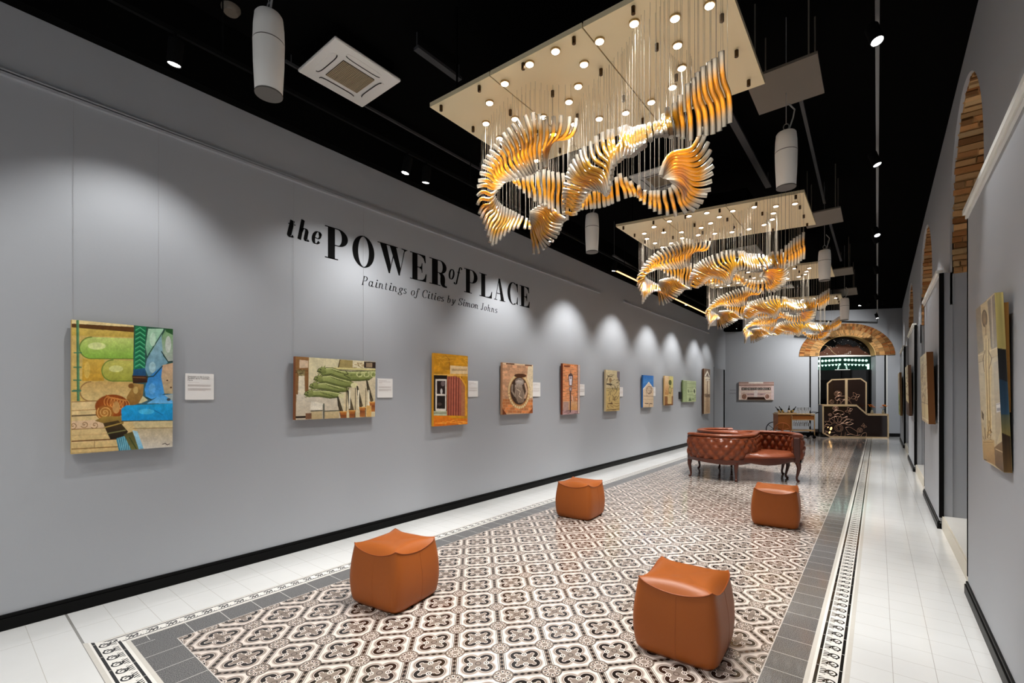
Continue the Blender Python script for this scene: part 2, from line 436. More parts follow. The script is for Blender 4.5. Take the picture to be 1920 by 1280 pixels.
# ------------------------------------------------------------------ right wall: old arcaded wall behind tall boards
def XP(Y): return .515 + .0042*Y
def XU(Y): return XP(Y) + .085
BOARDS = [(-3.0, 4.86), (7.0, 9.24), (11.87, 14.25), (16.95, 20.0)]
OPEN = [(4.86, 7.0), (9.24, 11.87), (14.25, 16.95)]
ZB, ZS = 2.86, 3.30
for n, (y0, y1) in enumerate(BOARDS):
    m = MB(); m.prism([(XP(y0), y0, 0), (XP(y1), y1, 0), (XP(y1)+.11, y1, 0), (XP(y0)+.11, y0, 0)], (0, 0, ZB))
    struct(m.build('wall_right', M_wall, bevel=.004))
    m = MB(); m.prism([(XP(y0)-.02, y0, 0), (XP(y1)-.02, y1, 0), (XP(y1)+.02, y1, 0), (XP(y0)+.02, y0, 0)], (0, 0, .07))
    m.prism([(XP(y0)-.012, y0, .07), (XP(y1)-.012, y1, .07), (XP(y1)+.02, y1, .07), (XP(y0)+.02, y0, .07)], (0, 0, .022))
    struct(m.build('baseboard_right', M_blackgloss, bevel=.003))
    m = MB(); m.prism([(XP(y0)-.03, y0, ZB), (XP(y1)-.03, y1, ZB), (XP(y1)+.03, y1, ZB), (XP(y0)+.03, y0, ZB)], (0, 0, .035))
    m.prism([(XP(y0)-.015, y0, ZB-.03), (XP(y1)-.015, y1, ZB-.03), (XP(y1), y1, ZB-.03), (XP(y0), y0, ZB-.03)], (0, 0, .03))
    struct(m.build('trim_%d' % (10+n), M_whitetrim))
    m = MB()
    for y, s in ((y0, 1), (y1, 1)):
        m.box(XP(y)-.004, y-.012, .13, XP(y)+.036, y+.012, ZB-.002)
    struct(m.build('trim_%d' % (20+n), M_gap))  # black strips painted in for the gap shade at the board ends
# upper masonry with arched openings (front face XU, thickness to 1.55)
um = MB(); NA = 26
def seg(ya, za, yb, zb):      # wall strip from the lower edge (ya,za)-(yb,zb) up to the ceiling
    um.prism([(XU(ya), ya, za), (XU(yb), yb, zb), (XU(yb), yb, 4.6), (XU(ya), ya, 4.6)], (.03, 0, 0))
prev = -3.0
arcs = {}
for (y0, y1) in OPEN:
    seg(prev, 2.5, y0, 2.5)
    c, h = (y0+y1)/2, (y1-y0)/2; rise = 1.05
    P = [(c - h*math.cos(PI*k/NA), ZS + rise*math.sin(PI*k/NA)) for k in range(NA+1)]
    for k in range(NA): seg(*P[k], *P[k+1])
    for a in (0, 1): pass
    arcs[y0] = (c, h, rise); prev = y1
seg(prev, 2.5, 22.5, 2.5)
struct(um.build('wall_right', M_wall))
for n, (y0, y1) in enumerate(OPEN):
    c, h, rise = arcs[y0]
    # jamb boards at the far and near side, raised marble sill, back of the recess
    m = MB(); m.box(XP(y1)+.03, y1+.012, .148, 1.5, y1+.08, ZB-.02); m.box(XP(y0)+.03, y0-.08, .148, 1.5, y0-.012, ZB-.02)
    struct(m.build('wall_right', M_wall))
    m = MB(); m.box(XP(y0)+.045, y0, 0, 1.5, y1+.012, .148); struct(m.build('trim_%d' % (30+n), M_marble))
    m = MB(); m.box(XP(y0)+.03, y0, 0, XP(y0)+.046, y1, .144); struct(m.build('trim_%d' % (40+n), M_cream))
    m = MB(); m.box(1.45, y0-.1, 0, 1.6, y1+.1, 4.6); struct(m.build('wall_right', M_wall))
    # exposed brick lining of the arch
    b = MB(); b.c = []
    prof = []      # (Y, z, inward normal) along the lining
    nj = 7; zz0 = ZB - .02
    for k in range(nj): prof.append((y1 + .0, zz0 + (ZS - zz0)*k/nj, 0.0))
    na = 44
    for k in range(na+1): prof.append((c + h*math.cos(PI*k/na), ZS + rise*math.sin(PI*k/na), PI*k/na))
    for k in range(nj): prof.append((y0, ZS - (ZS - zz0)*(k+1)/nj, PI))
    x0, x1 = XU(y1) + .03, 1.46
    for k in range(len(prof)-1):
        (ya, za, ta), (yb, zb, tb_) = prof[k], prof[k+1]
        n_ = Vector((0, -math.cos((ta+tb_)/2), -math.sin((ta+tb_)/2)))
        A, B2 = Vector((0, ya, za)), Vector((0, yb, zb))
        b.prism([A + Vector((x0-.012, 0, 0)), A + Vector((x1, 0, 0)), B2 + Vector((x1, 0, 0)), B2 + Vector((x0-.012, 0, 0))], n_*-.05); b.c += [rgb(176,138,92)]*8
        x = x0 - random.uniform(0, .02)
        while x < x1:
            L = random.uniform(.13, .27) if random.random() > .2 else random.uniform(.06, .1)
            xe = min(x1, x + L); g = random.uniform(.08, .16)
            base = random.choice([(164,120,78), (148,104,64), (176,136,92), (132,90,54), (186,150,106)])
            add_brick(b, [A*(1-g)+B2*g + Vector((x+.006, 0, 0)), A*(1-g)+B2*g + Vector((xe-.006, 0, 0)), A*g+B2*(1-g) + Vector((xe-.006, 0, 0)), A*g+B2*(1-g) + Vector((x+.006, 0, 0))], n_, random.uniform(.008, .035), brick_col(base, .14))
            x = xe
    struct(b.build('trim_%d' % (50+n), M_brick))
# ------------------------------------------------------------------ paintings: the picture is painted onto a fine grid of coloured points
M_pic = colattr_mat('painted_canvas', .38, .35)
M_edge = colattr_mat('canvas_edge', .6, .2)
M_cable = mat('thin_steel_cable', rgb(150,150,150), .5)
M_card = mat('white_card', rgb(236,233,230), .5)
M_ink = mat('dark_ink', rgb(80,74,74), .7)
M_greyink = mat('pale_grey_ink', rgb(212,205,201), .7)
M_vinyl = mat('black_vinyl_lettering', (.003,.003,.003,1), .8, spec=.08)

def vnoise(X, Y, s, seed=0):
    rs = np.random.RandomState(seed); T = rs.rand(64, 64)
    x, y = X/s, Y/s; xi, yi = np.floor(x).astype(int), np.floor(y).astype(int); fx, fy = x-xi, y-yi
    fx, fy = fx*fx*(3-2*fx), fy*fy*(3-2*fy); g = lambda a, b: T[a % 64, b % 64]
    return (g(xi,yi)*(1-fx)+g(xi+1,yi)*fx)*(1-fy) + (g(xi,yi+1)*(1-fx)+g(xi+1,yi+1)*fx)*fy
class Pic:
    """a small raster; quad = corners (tl, tr, br, bl) of the picture in the sketch's own units, so shapes are given in those units"""
    def __init__(s, w, h, quad, bg):
        w, h = int(w*1.4)*2, int(h*1.4)*2; s.w, s.h = w//2, h//2; u, v = np.meshgrid(np.linspace(0,1,w), np.linspace(0,1,h))
        q = np.array(quad, float); f = lambda k: (q[0][k]*(1-u)+q[1][k]*u)*(1-v) + (q[3][k]*(1-u)+q[2][k]*u)*v
        s.X, s.Y = f(0), f(1); s.u, s.v = u, v; s.I = np.zeros((h, w, 3)); s.I[:] = bg; s.k = 0
    def _m(s, m, col):
        m = np.clip(m, 0, 1)[..., None]; s.I = s.I*(1-m) + np.asarray(col, float)*m
    def inside(s, pts):
        m = np.zeros(s.X.shape, bool); n = len(pts)
        for i in range(n):
            (x0, y0), (x1, y1) = pts[i], pts[(i+1) % n]
            if y0 == y1: continue
            c = ((y0 > s.Y) != (y1 > s.Y)) & (s.X < (x1-x0)*(s.Y-y0)/(y1-y0) + x0); m ^= c
        return m
    def poly(s, pts, col, grad=None):
        m = s.inside(pts).astype(float)
        if grad is not None:
            ys = [p[1] for p in pts]; t = np.clip((s.Y-min(ys))/(max(ys)-min(ys)+1e-6), 0, 1)[..., None]
            c = np.asarray(col, float)*(1-t) + np.asarray(grad, float)*t
            s.I = np.where(m[..., None] > 0, c, s.I)
        else: s._m(m, col)
    def ell(s, cx, cy, rx, ry, col, grad=None, soft=.06):
        d = np.sqrt(((s.X-cx)/rx)**2 + ((s.Y-cy)/ry)**2); m = np.clip((1-d)/soft, 0, 1)
        if grad is not None:
            t = np.clip(d, 0, 1)[..., None]; c = np.asarray(col, float)*(1-t) + np.asarray(grad, float)*t
            s.I = s.I*(1-m[..., None]) + c*m[..., None]
        else: s._m(m, col)
    def ring(s, cx, cy, rx, ry, t, col):
        d = np.abs(np.sqrt(((s.X-cx)/rx)**2 + ((s.Y-cy)/ry)**2) - 1); s._m(np.clip((t-d)/(t*.4), 0, 1), col)
    def line(s, pts, w, col):
        D = np.full(s.X.shape, 1e9)
        for (x0, y0), (x1, y1) in zip(pts[:-1], pts[1:]):
            dx, dy = x1-x0, y1-y0; t = np.clip(((s.X-x0)*dx + (s.Y-y0)*dy)/(dx*dx+dy*dy+1e-9), 0, 1)
            D = np.minimum(D, np.hypot(s.X-x0-t*dx, s.Y-y0-t*dy))
        s._m(np.clip((w/2-D)/(w*.2+1e-6)+.5, 0, 1), col)
    def spiral(s, cx, cy, r, turns, w, col):
        s.line([(cx + r*t*math.cos(turns*2*PI*t), cy + r*t*math.sin(turns*2*PI*t)) for t in [i/40 for i in range(41)]], w, col)
    def mottle(s, scale, amt, seed=0):
        n = vnoise(s.X, s.Y, scale, seed)*.6 + vnoise(s.X, s.Y, scale*.4, seed+1)*.4; s.I = s.I*(1 + amt*(n[..., None]-.5)*2)
    def scribble(s, x0, y0, x1, y1, n, w, col, seed=1):
        r = random.Random(seed)
        for _ in range(n):
            x, y = r.uniform(x0, x1), r.uniform(y0, y1); p = [(x, y)]
            a = r.choice([0, PI/2, r.uniform(0, PI)])
            for k in range(3): a += r.uniform(-.5, .5); x += (x1-x0)*.12*math.cos(a); y += (y1-y0)*.07*math.sin(a); p.append((x, y))
            s.line(p, w, col)
    def flat(s):
        a = np.clip(s.I, 0, 255)/255; a = a.reshape(s.h, 2, s.w, 2, 3).mean((1, 3)); return np.where(a <= .04045, a/12.92, ((a+.055)/1.055)**2.4)

def face_mesh(pic, name, P00, P10, P11, P01, parent):
    """grid over the four corners (tl, tr, br, bl)"""
    w, h = pic.w, pic.h; u, v = np.meshgrid(np.linspace(0,1,w), np.linspace(0,1,h)); u, v = u[..., None], v[..., None]
    P = (np.array(P00)*(1-u)+np.array(P10)*u)*(1-v) + (np.array(P01)*(1-u)+np.array(P11)*u)*v
    vs = P.reshape(-1, 3); idx = np.arange(w*h).reshape(h, w)
    fs = np.stack([idx[:-1,:-1], idx[1:,:-1], idx[1:,1:], idx[:-1,1:]], -1).reshape(-1, 4)
    me = bpy.data.meshes.new(name); me.from_pydata(vs.tolist(), [], fs.tolist()); me.materials.append(M_pic)
    a = me.color_attributes.new('Col', 'FLOAT_COLOR', 'POINT')
    a.data.foreach_set('color', np.concatenate([pic.flat().reshape(-1, 3), np.ones((w*h, 1))], 1).astype(np.float32).ravel())
    o = bpy.data.objects.new(name, me); COL.objects.link(o); o.parent = parent; return o

def painting(pic, label, loc, U, N, W, Hh, depth, edge, tilt=0.006, gap=.02, cables=None, group=None, wrap=None):
    """canvas hung on a wall. loc: centre of the back on the wall, U: horizontal unit vector (left to right as seen), N: out of the wall"""
    root = thing('painting', loc, label, 'painting', group)
    U, N = Vector(U), Vector(N); Z = Vector((0, 0, 1))
    def P(u, v, n):      # u,v from the centre; leaning forward at the top by tilt
        return U*u + Z*v + N*(n + gap + tilt*(v/Hh + .5))
    u0, u1, v0, v1 = -W/2, W/2, -Hh/2, Hh/2
    m = MB(); m.c = []
    e = [rgb(*c) for c in edge]      # edge colours: top, right, bottom, left
    for (a, b), c in ((((u0,v1),(u1,v1)), e[0]), (((u1,v1),(u1,v0)), e[1]), (((u1,v0),(u0,v0)), e[2]), (((u0,v0),(u0,v1)), e[3])):
        m.add([P(*a, 0), P(*b, 0), P(*b, depth), P(*a, depth)], [(0,1,2,3)]); m.c += [c]*4
    m.add([P(u0,v0,0), P(u1,v0,0), P(u1,v1,0), P(u0,v1,0)], [(0,1,2,3)]); m.c += [rgb(150,130,100)]*4
    m.build('canvas', M_edge, root, fixn=False)
    face_mesh(pic, 'picture', P(u0,v1,depth), P(u1,v1,depth), P(u1,v0,depth), P(u0,v0,depth), root)
    if tilt > .03:  # orange wedge filling the space behind a leaning canvas
        q = lambda u, v, t: P(u, v, -t*(gap + tilt*(v/Hh+.5)) + (1-t)*.001); m = MB(); m.c = [rgb(196,140,70)]*8
        m.add([q(u, v, t) for t in (0, .6) for u, v in ((u0+.02,v0+.3), (u1-.02,v0+.3), (u1-.02,v1-.05), (u0+.02,v1-.05))], [(0,1,2,3),(7,6,5,4),(0,4,5,1),(1,5,6,2),(2,6,7,3),(3,7,4,0)]); m.build('back_wedge', M_edge, root)
    if wrap: face_mesh(wrap, 'wrapped_edge', P(u1,v1,depth)+U*.0006, P(u1,v1,0)+U*.0006, P(u1,v0,0)+U*.0006, P(u1,v0,depth)+U*.0006, root)
    if cables:
        for (du, top) in cables:
            c = MB(); c.tube([U*du + Z*(v1-.02) + N*.008, U*du + Z*(top-loc[2]) + N*.012], .0009, 5); c.build('hanging_cable', M_cable, root)
    return root

def left_painting(px, pic, label, depth=.035, edge=None, z=None, **k):
    (xa, ya0, ya1), (xb, yb0, yb1) = px
    Ya, za1 = on_x(xa, ya0, XL+depth); _, za0 = on_x(xa, ya1, XL+depth); Yb, zb1 = on_x(xb, yb0, XL+depth); _, zb0 = on_x(xb, yb1, XL+depth)
    top, bot = (za1+zb1)/2, (za0+zb0)/2
    return painting(pic, label, (XL, (Ya+Yb)/2, (top+bot)/2), (0,1,0), (1,0,0), Yb-Ya, top-bot, depth, edge, **k)

# --- drainpipe against green and blue stones
p = Pic(190, 250, [(88,80),(797,142),(803,968),(103,1013)], (203,172,98))
p.poly([(80,70),(520,110),(520,128),(80,112)], (228,206,150)); p.poly([(80,108),(520,130),(520,168),(80,134)], (92,58,24))
p.poly([(80,134),(520,166),(520,200),(80,190)], (206,178,92), (190,160,70))
p.poly([(160,350),(300,350),(300,505),(160,505)], (206,168,72), (196,150,52))
for x0, y0, y1, c1, c2 in ((140,200,350,(196,208,120),(132,176,66)), (285,358,506,(196,190,96),(158,160,62)), (148,510,645,(196,160,96),(214,188,128))):
    h = (y1-y0)/2; pts = [(x0+h-h*math.cos(a), (y0+y1)/2 - h*math.sin(a)) for a in [PI/2 - PI*i/14 for i in range(15)]]
    pts = [(530,y0)] + pts + [(530,y1)]; pts[0] = (530, y0+8); p.poly(pts, c1, c2); p.line(pts[1:], 7, (106,130,50) if y0 < 500 else (150,112,66))
p.ell(250,262,60,26,(214,222,150)); p.ell(380,420,50,24,(206,206,130)); p.ell(190,430,20,60,(212,176,84))
p.line([(125,90),(140,690)], 17, (92,140,96)); p.line([(121,90),(136,690)], 6, (60,104,76))
for y in (310,410,500,570): p.line([(108,y),(152,y)], 8, (66,116,84))
p.line([(98,575),(150,575)], 10, (70,120,96)); p.line([(104,695),(140,688)], 12, (40,64,48))
p.poly([(90,645),(560,645),(560,1020),(90,1020)], (216,190,138), (206,176,118))
for y, w, c in ((645,6,(150,112,66)),(705,5,(170,130,80)),(742,9,(96,76,50)),(780,4,(206,166,126)),(835,6,(146,108,66)),(878,5,(196,160,110)),(918,9,(120,82,44)),(925,4,(220,192,140)),(972,7,(140,104,58)),(1000,5,(180,150,100))): p.line([(90,y+6),(420,y-8)], w, c)
p.poly([(95,785),(330,770),(340,830),(95,838)], (214,182,146))
for cx, cy, r in ((110,815,26),(180,806,26),(245,812,26)): p.spiral(cx, cy, r, 1.4, 4, (128,92,54))
p.line([(245,925),(245,965)], 4, (140,108,70))
p.poly([(500,110),(830,110),(830,700),(500,700)], (44,84,62), (60,96,110))
p.poly([(605,140),(722,140),(706,200),(650,290),(600,330),(586,270)], (168,206,176), (120,176,144))
p.poly([(735,150),(810,150),(810,370),(760,370),(706,300),(708,200)], (120,160,110), (176,184,176)); p.poly([(740,140),(810,140),(810,190),(740,160)], (40,84,44))
p.poly([(706,185),(720,330),(760,375),(660,470),(610,474),(585,420),(600,350)], (142,176,186), (104,150,172))
p.poly([(720,395),(708,480),(735,598),(640,636),(592,612),(584,560),(612,480)], (46,124,196), (76,158,222))
p.poly([(718,395),(806,378),(806,598),(735,594),(708,480)], (200,164,132), (182,164,128))
for pts in ([(722,155),(610,320)],[(708,300),(760,372),(806,368)],[(585,480),(650,472),(716,402)],[(590,620),(640,638),(735,600)]): p.line(pts, 7, (30,56,54))
p.ell(640,215,24,50,(190,222,196)); p.ell(640,410,26,40,(160,196,204)); p.ell(640,560,26,40,(96,170,228)); p.ell(760,250,24,60,(192,200,190))
p.ell(755,502,8,5,(70,50,40)); p.ell(785,552,9,6,(90,64,44))
p.poly([(560,600),(610,640),(560,662),(530,662)], (206,196,150))
p.poly([(600,664),(700,606),(806,596),(806,664)], (74,156,224), (110,184,232)); p.poly([(735,606),(806,598),(806,650)], (168,180,178)); p.ell(768,636,16,10,(60,70,80))
p.poly([(512,118),(590,122),(582,300),(586,420),(505,430),(508,300)], (26,116,72), (34,128,92))
for k in range(9): p.line([(514,150+k*32),(545,132+k*32),(582,158+k*32)], 5, (104,196,140)); p.line([(516,166+k*32),(548,150+k*32),(580,176+k*32)], 4, (14,70,46))
p.poly([(504,425),(586,415),(596,475),(494,475)], (38,92,132), (30,70,110))
p.poly([(492,468),(602,470),(604,516),(500,522)], (76,48,30), (48,28,18)); p.line([(500,480),(590,484)], 5, (128,90,52))
p.poly([(490,520),(578,528),(572,610),(540,664),(470,690),(455,620),(490,560)], (176,138,74), (132,92,40)); p.ell(520,570,18,26,(206,172,104)); p.ell(486,540,20,18,(120,80,34))
p.ell(360,680,118,82,(176,92,28),(136,64,16)); p.poly([(312,600),(340,610),(330,640)], (170,90,30))
for k in range(7): p.ring(330+k*20, 650+k*4, 26, 34, .12, (212,140,70))
p.ell(310,726,62,52,(190,132,62),(150,88,30)); p.spiral(310, 726, 52, 2.6, 5, (226,178,104)); p.ell(385,690,26,44,(196,146,84))
p.poly([(246,782),(300,752),(420,752),(440,800),(390,836),(300,800)], (160,128,58), (110,84,38))
p.poly([(300,800),(400,780),(470,860),(440,900),(350,914),(320,850)], (74,56,26), (30,22,12)); p.line([(310,830),(420,800)], 9, (170,140,70)); p.line([(330,872),(450,850)], 8, (120,118,70))
p.poly([(388,908),(474,880),(504,990),(410,1005)], (70,142,164), (54,118,140))
for k in range(6): p.line([(400+k*14,905-k*4),(424+k*12,1000)], 4, (150,202,212))
p.poly([(440,880),(500,860),(560,985),(500,1000)], (84,78,40), (110,110,60)); p.line([(480,900),(530,980)], 8, (60,72,34))
p.poly([(500,850),(545,860),(586,925),(582,980),(548,985)], (170,208,224), (120,180,210))
p.poly([(420,700),(452,676),(806,664),(806,784),(424,786)], (34,160,216), (18,140,204)); p.line([(424,786),(806,784)], 6, (70,60,50)); p.line([(660,712),(725,745)], 5, (20,110,170)); p.ell(600,720,60,20,(70,182,228))
p.poly([(500,788),(806,786),(806,832),(520,840)], (204,186,140)); p.poly([(530,842),(806,836),(806,1000),(590,1000)], (186,168,134), (212,206,196)); p.line([(505,838),(806,834)], 6, (150,128,92))
p.line([(724,950),(745,944),(760,954),(778,948)], 5, (70,60,56))
p.mottle(26, .10, 3); p.mottle(8, .06, 9)
left_painting(((133,600.5,849.5),(322,616.5,838)), p, 'tall painting of a green and blue drainpipe with golden scrolls, largest on the left wall', .04, [(236,226,190),(90,120,120),(120,100,70),(206,170,96)], cables=[(-.27, 3.54), (.21, 3.54)], tilt=.01)

# --- green gargoyles on a facade
p = Pic(170, 120, [(148,140),(870,175),(868,676),(152,712)], (206,196,164))
p.poly([(140,130),(255,140),(255,700),(140,720)], (146,104,62), (120,84,52)); p.poly([(180,170),(250,176),(250,240),(180,245)], (216,190,160))
p.poly([(176,310),(222,308),(236,660),(172,664)], (232,222,196), (214,200,172)); p.poly([(160,262),(226,258),(222,312),(176,314)], (120,108,70), (170,156,110)); p.scribble(160,258,226,312,14,4,(70,56,30),4)
p.poly([(255,140),(520,160),(520,240),(300,330),(255,480)], (222,212,172), (212,202,170)); p.poly([(520,160),(640,168),(640,236),(505,232)], (168,150,96)); p.line([(522,165),(508,232)], 8, (70,54,30))
p.poly([(640,165),(760,172),(760,240),(640,236)], (226,216,182)); p.scribble(600,170,740,235,10,5,(150,120,70),6)
p.poly([(752,176),(872,180),(872,238),(752,232)], (52,40,34)); p.poly([(772,186),(836,188),(836,228),(772,226)], (150,130,104)); p.line([(430,240),(872,248)], 16, (214,204,140)); p.line([(440,252),(872,262)], 5, (60,60,24))
p.poly([(160,480),(530,480),(530,710),(160,710)], (214,204,184), (196,182,158))
p.poly([(560,420),(870,300),(870,690),(560,690)], (212,198,168), (206,190,150))
G1, G2, GD = (172,180,112), (112,122,64), (46,50,24)
BEASTS = [([(350,268),(400,236),(450,236),(540,262),(620,268),(760,262),(868,256),(868,300),(800,345),(700,352),(600,352),(520,330),(440,300),(372,312)], 350, 262),
          ([(325,345),(372,312),(440,304),(520,330),(610,350),(660,372),(640,408),(560,412),(470,392),(400,372),(350,372)], 322, 336),
          ([(285,410),(335,376),(400,372),(470,392),(560,412),(610,420),(590,452),(500,456),(400,438),(330,432)], 286, 402),
          ([(240,478),(285,444),(350,440),(430,446),(520,462),(560,478),(530,502),(440,514),(350,500),(280,500)], 246, 472)]
for pts, hx, hy in BEASTS[::-1]:
    p.poly(pts, G1, G2); p.line(pts + [pts[0]], 4, GD); n_ = len(pts); lo = pts[n_//2+1:]; up = pts[1:n_//2]
    p.line([(x, y+8) for x, y in up], 6, (206,210,150)); p.line([(x+4, y-9) for x, y in lo], 8, (84,92,44))
    for k in range(5):
        x0, y0 = pts[2][0] + 24*k, pts[2][1] + 14 + 7*k; p.line([(x0, y0), (x0+26, y0+16), (x0+60, y0+24)], 3, (78,86,40))
    p.poly([(hx-24,hy+8),(hx-14,hy-16),(hx+14,hy-26),(hx+46,hy-18),(hx+52,hy+22),(hx+20,hy+34),(hx-8,hy+28)], (156,164,98), (102,112,58)); p.line([(hx-24,hy+8),(hx-14,hy-16),(hx+14,hy-26),(hx+46,hy-18)], 4, GD)
    p.poly([(hx+20,hy-22),(hx+44,hy-50),(hx+40,hy-14)], (140,150,84)); p.poly([(hx+4,hy-24),(hx+16,hy-42),(hx+20,hy-20)], (124,134,72)); p.line([(hx-24,hy+12),(hx-2,hy+10),(hx+8,hy+20)], 5, (30,32,18)); p.ell(hx+4, hy-8, 6, 5, (34,36,20)); p.line([(hx-20,hy+30),(hx-6,hy+36)], 4, GD)
p.line([(575,262),(600,290),(560,300),(620,330)], 5, GD); p.line([(700,280),(840,268)], 6, (206,206,150)); p.line([(620,300),(760,296)], 4, (70,76,36))
for x in (690, 760, 830): p.ring(x+18,292,26,22,.3,(196,200,140)); p.line([(x,320),(x+30,262)], 3, (84,88,50))
p.ell(655,392,32,24,(220,214,164)); p.ell(540,490,30,22,(212,206,160))
for xs, y0 in (((500,545,575),500), ((590,620,660),440), ((680,720,745),400), ((775,830,850),350)):
    p.poly([(xs[0],y0),(xs[0]+14,y0),(xs[2],y0+180),(xs[1]-8,y0+200),(xs[0]+8,y0+70)], (66,60,44), (92,78,56)); p.line([(xs[0]+6,y0),(xs[0]+12,y0+80),(xs[1],y0+150)], 7, (36,32,24))
for x in (585, 670, 772): p.line([(x,420),(x,690)], 6, (70,60,44)); p.line([(x+30,440),(x+30,600)], 14, (232,224,200))
for x, y in ((560,630),(640,620),(740,590),(840,540)):
    p.poly([(x-32,y),(x+32,y),(x+26,y+34),(x-26,y+34)], (196,128,62), (150,84,34)); p.poly([(x-26,y+34),(x+28,y+34),(x+28,y+90),(x-26,y+90)], (120,66,34), (176,110,54)); p.line([(x-34,y+4),(x+34,y+2)], 7, (226,170,90))
p.poly([(780,575),(830,575),(830,680),(780,680)], (206,162,92))
for x0, x1 in ((280,372),(392,520)): p.poly([(x0,632),(x1,626),(x1,700),(x0,708)], (200,182,140), (184,160,118)); p.line([(x0,630),(x1,624)], 9, (84,82,68))
p.poly([(376,560),(392,560),(394,700),(380,700)], (96,96,84)); p.poly([(280,540),(380,560),(370,620),(270,620)], (226,218,200)); p.poly([(160,676),(240,674),(236,692),(160,696)], (40,28,20)); p.poly([(236,650),(284,648),(284,700),(236,704)], (120,84,60))
p.mottle(30, .08, 5); p.mottle(9, .06, 8)
left_painting(((551,669.5,788),(701,677,780)), p, 'wide painting of pale green gargoyles on a stone facade', .04, [(220,206,180),(80,60,40),(100,80,60),(150,92,60)], cables=[(-.43, 3.54), (.33, 3.54)], tilt=.012)

# --- ochre wall with window and wooden shutter
p = Pic(84, 150, [(1400,105),(1703,130),(1703,740),(1403,768)], (206,144,30))
p.mottle(60, .16, 2); p.line([(1535,250),(1530,160),(1500,130)], 6, (150,92,20)); p.scribble(1410,120,1690,290,16,4,(226,170,60),7)
p.poly([(1400,296),(1710,296),(1710,312),(1400,312)], (226,176,90)); p.poly([(1540,216),(1702,226),(1702,292),(1540,292)], (226,196,150))
for k in range(11): p.line([(1556+k*13,262),(1558+k*13,244),(1564+k*13,262)], 4, (150,120,80))
p.poly([(1400,306),(1514,306),(1514,640),(1400,640)], (30,22,18)); p.poly([(1414,340),(1510,340),(1508,630),(1418,630)], (224,216,204)); p.poly([(1428,356),(1498,356),(1498,474),(1428,474)], (40,26,24)); p.poly([(1428,490),(1498,490),(1498,606),(1428,606)], (28,20,18)); p.ell(1478,380,18,26,(110,96,96)); p.ell(1466,450,10,26,(206,200,196)); p.ell(1452,565,20,14,(70,60,56))
p.poly([(1400,628),(1514,626),(1514,668),(1400,668)], (176,180,150)); p.line([(1405,646),(1512,644)], 6, (110,100,80))
p.poly([(1514,312),(1600,308),(1660,330),(1690,400),(1690,668),(1514,668)], (206,142,40)); p.poly([(1516,316),(1590,312),(1640,336),(1668,400),(1672,665),(1516,665)], (172,92,72), (150,72,54))
for x in (1530,1550,1572,1596,1620,1646): p.line([(x,316),(x,665)], 5, (96,38,28)); p.line([(x+9,340),(x+8,660)], 4, (200,124,100))
p.poly([(1640,345),(1676,400),(1676,668),(1640,668)], (176,112,74)); p.line([(1630,320),(1682,390),(1690,660)], 9, (230,170,60))
p.poly([(1400,668),(1520,668),(1560,690),(1710,690),(1710,780),(1400,780)], (220,124,24), (206,104,20)); p.scribble(1410,690,1690,750,12,6,(240,160,60),3)
p.mottle(16, .08, 4)
left_painting(((811,661.5,799.5),(874.5,667.5,794.5)), p, 'narrow orange painting of an ochre wall with a window and red shutter', .04, [(216,150,60),(150,90,30),(160,80,20),(226,160,50)])

# --- round stone medallion in brickwork
p = Pic(90, 130, [(285,275),(668,300),(665,915),(278,945)], (206,160,122))
for r_ in range(17):
    for c_ in range(7):
        x = 285 + c_*58 - (r_ % 2)*28; y = 310 + r_*36; f = random.Random(r_*31+c_).uniform(.86, 1.12)
        base = (206,156,120) if y < 720 else (206,128,74)
        p.poly([(x,y),(x+54,y),(x+54,y+32),(x,y+32)], tuple(min(255, q*f) for q in base))
p.poly([(600,320),(680,310),(680,720),(600,720),(580,500)], (226,206,172)); p.poly([(280,280),(670,296),(670,315),(280,300)], (226,196,160)); p.poly([(325,284),(425,288),(425,302),(325,298)], (80,46,30)); p.poly([(560,298),(650,302),(650,316),(560,312)], (90,54,34))
p.ell(485,640,145,222,(176,120,70)); p.ring(485,640,128,206,.10,(226,200,150)); p.ell(485,635,112,180,(92,70,54),(58,40,30)); p.ell(500,440,80,26,(84,50,30))
p.ell(490,520,58,52,(196,182,172),(150,136,126)); p.poly([(430,560),(470,540),(520,560),(560,700),(540,780),(470,790),(430,700)], (176,158,142), (140,118,100)); p.line([(400,560),(395,640),(430,700)], 22, (150,132,116)); p.line([(560,540),(585,640),(560,720)], 24, (206,170,140))
for k in range(5): p.line([(440+k*22,590),(455+k*18,690),(450+k*20,780)], 5, (90,70,56))
p.line([(448,500),(470,480),(500,492),(528,482)], 8, (110,90,78)); p.line([(450,520),(486,505),(526,522)], 6, (226,214,202)); p.line([(450,610),(500,640),(480,700),(520,730)], 7, (226,206,180))
for k in range(16): a = PI*.05 + k*PI*.9/15; p.line([(485+118*math.cos(a), 640+190*math.sin(a)), (485+146*math.cos(a), 640+224*math.sin(a))], 4, (130,94,54))
p.poly([(280,860),(330,940),(280,945)], (110,54,24)); p.poly([(600,920),(665,840),(665,915)], (150,84,44)); p.mottle(14, .10, 6)
left_painting(((940,680,777.5),(997,683.5,774)), p, 'painting of a round stone relief set in a brick wall', .04, [(230,200,160),(200,150,110),(130,80,50),(214,160,120)])

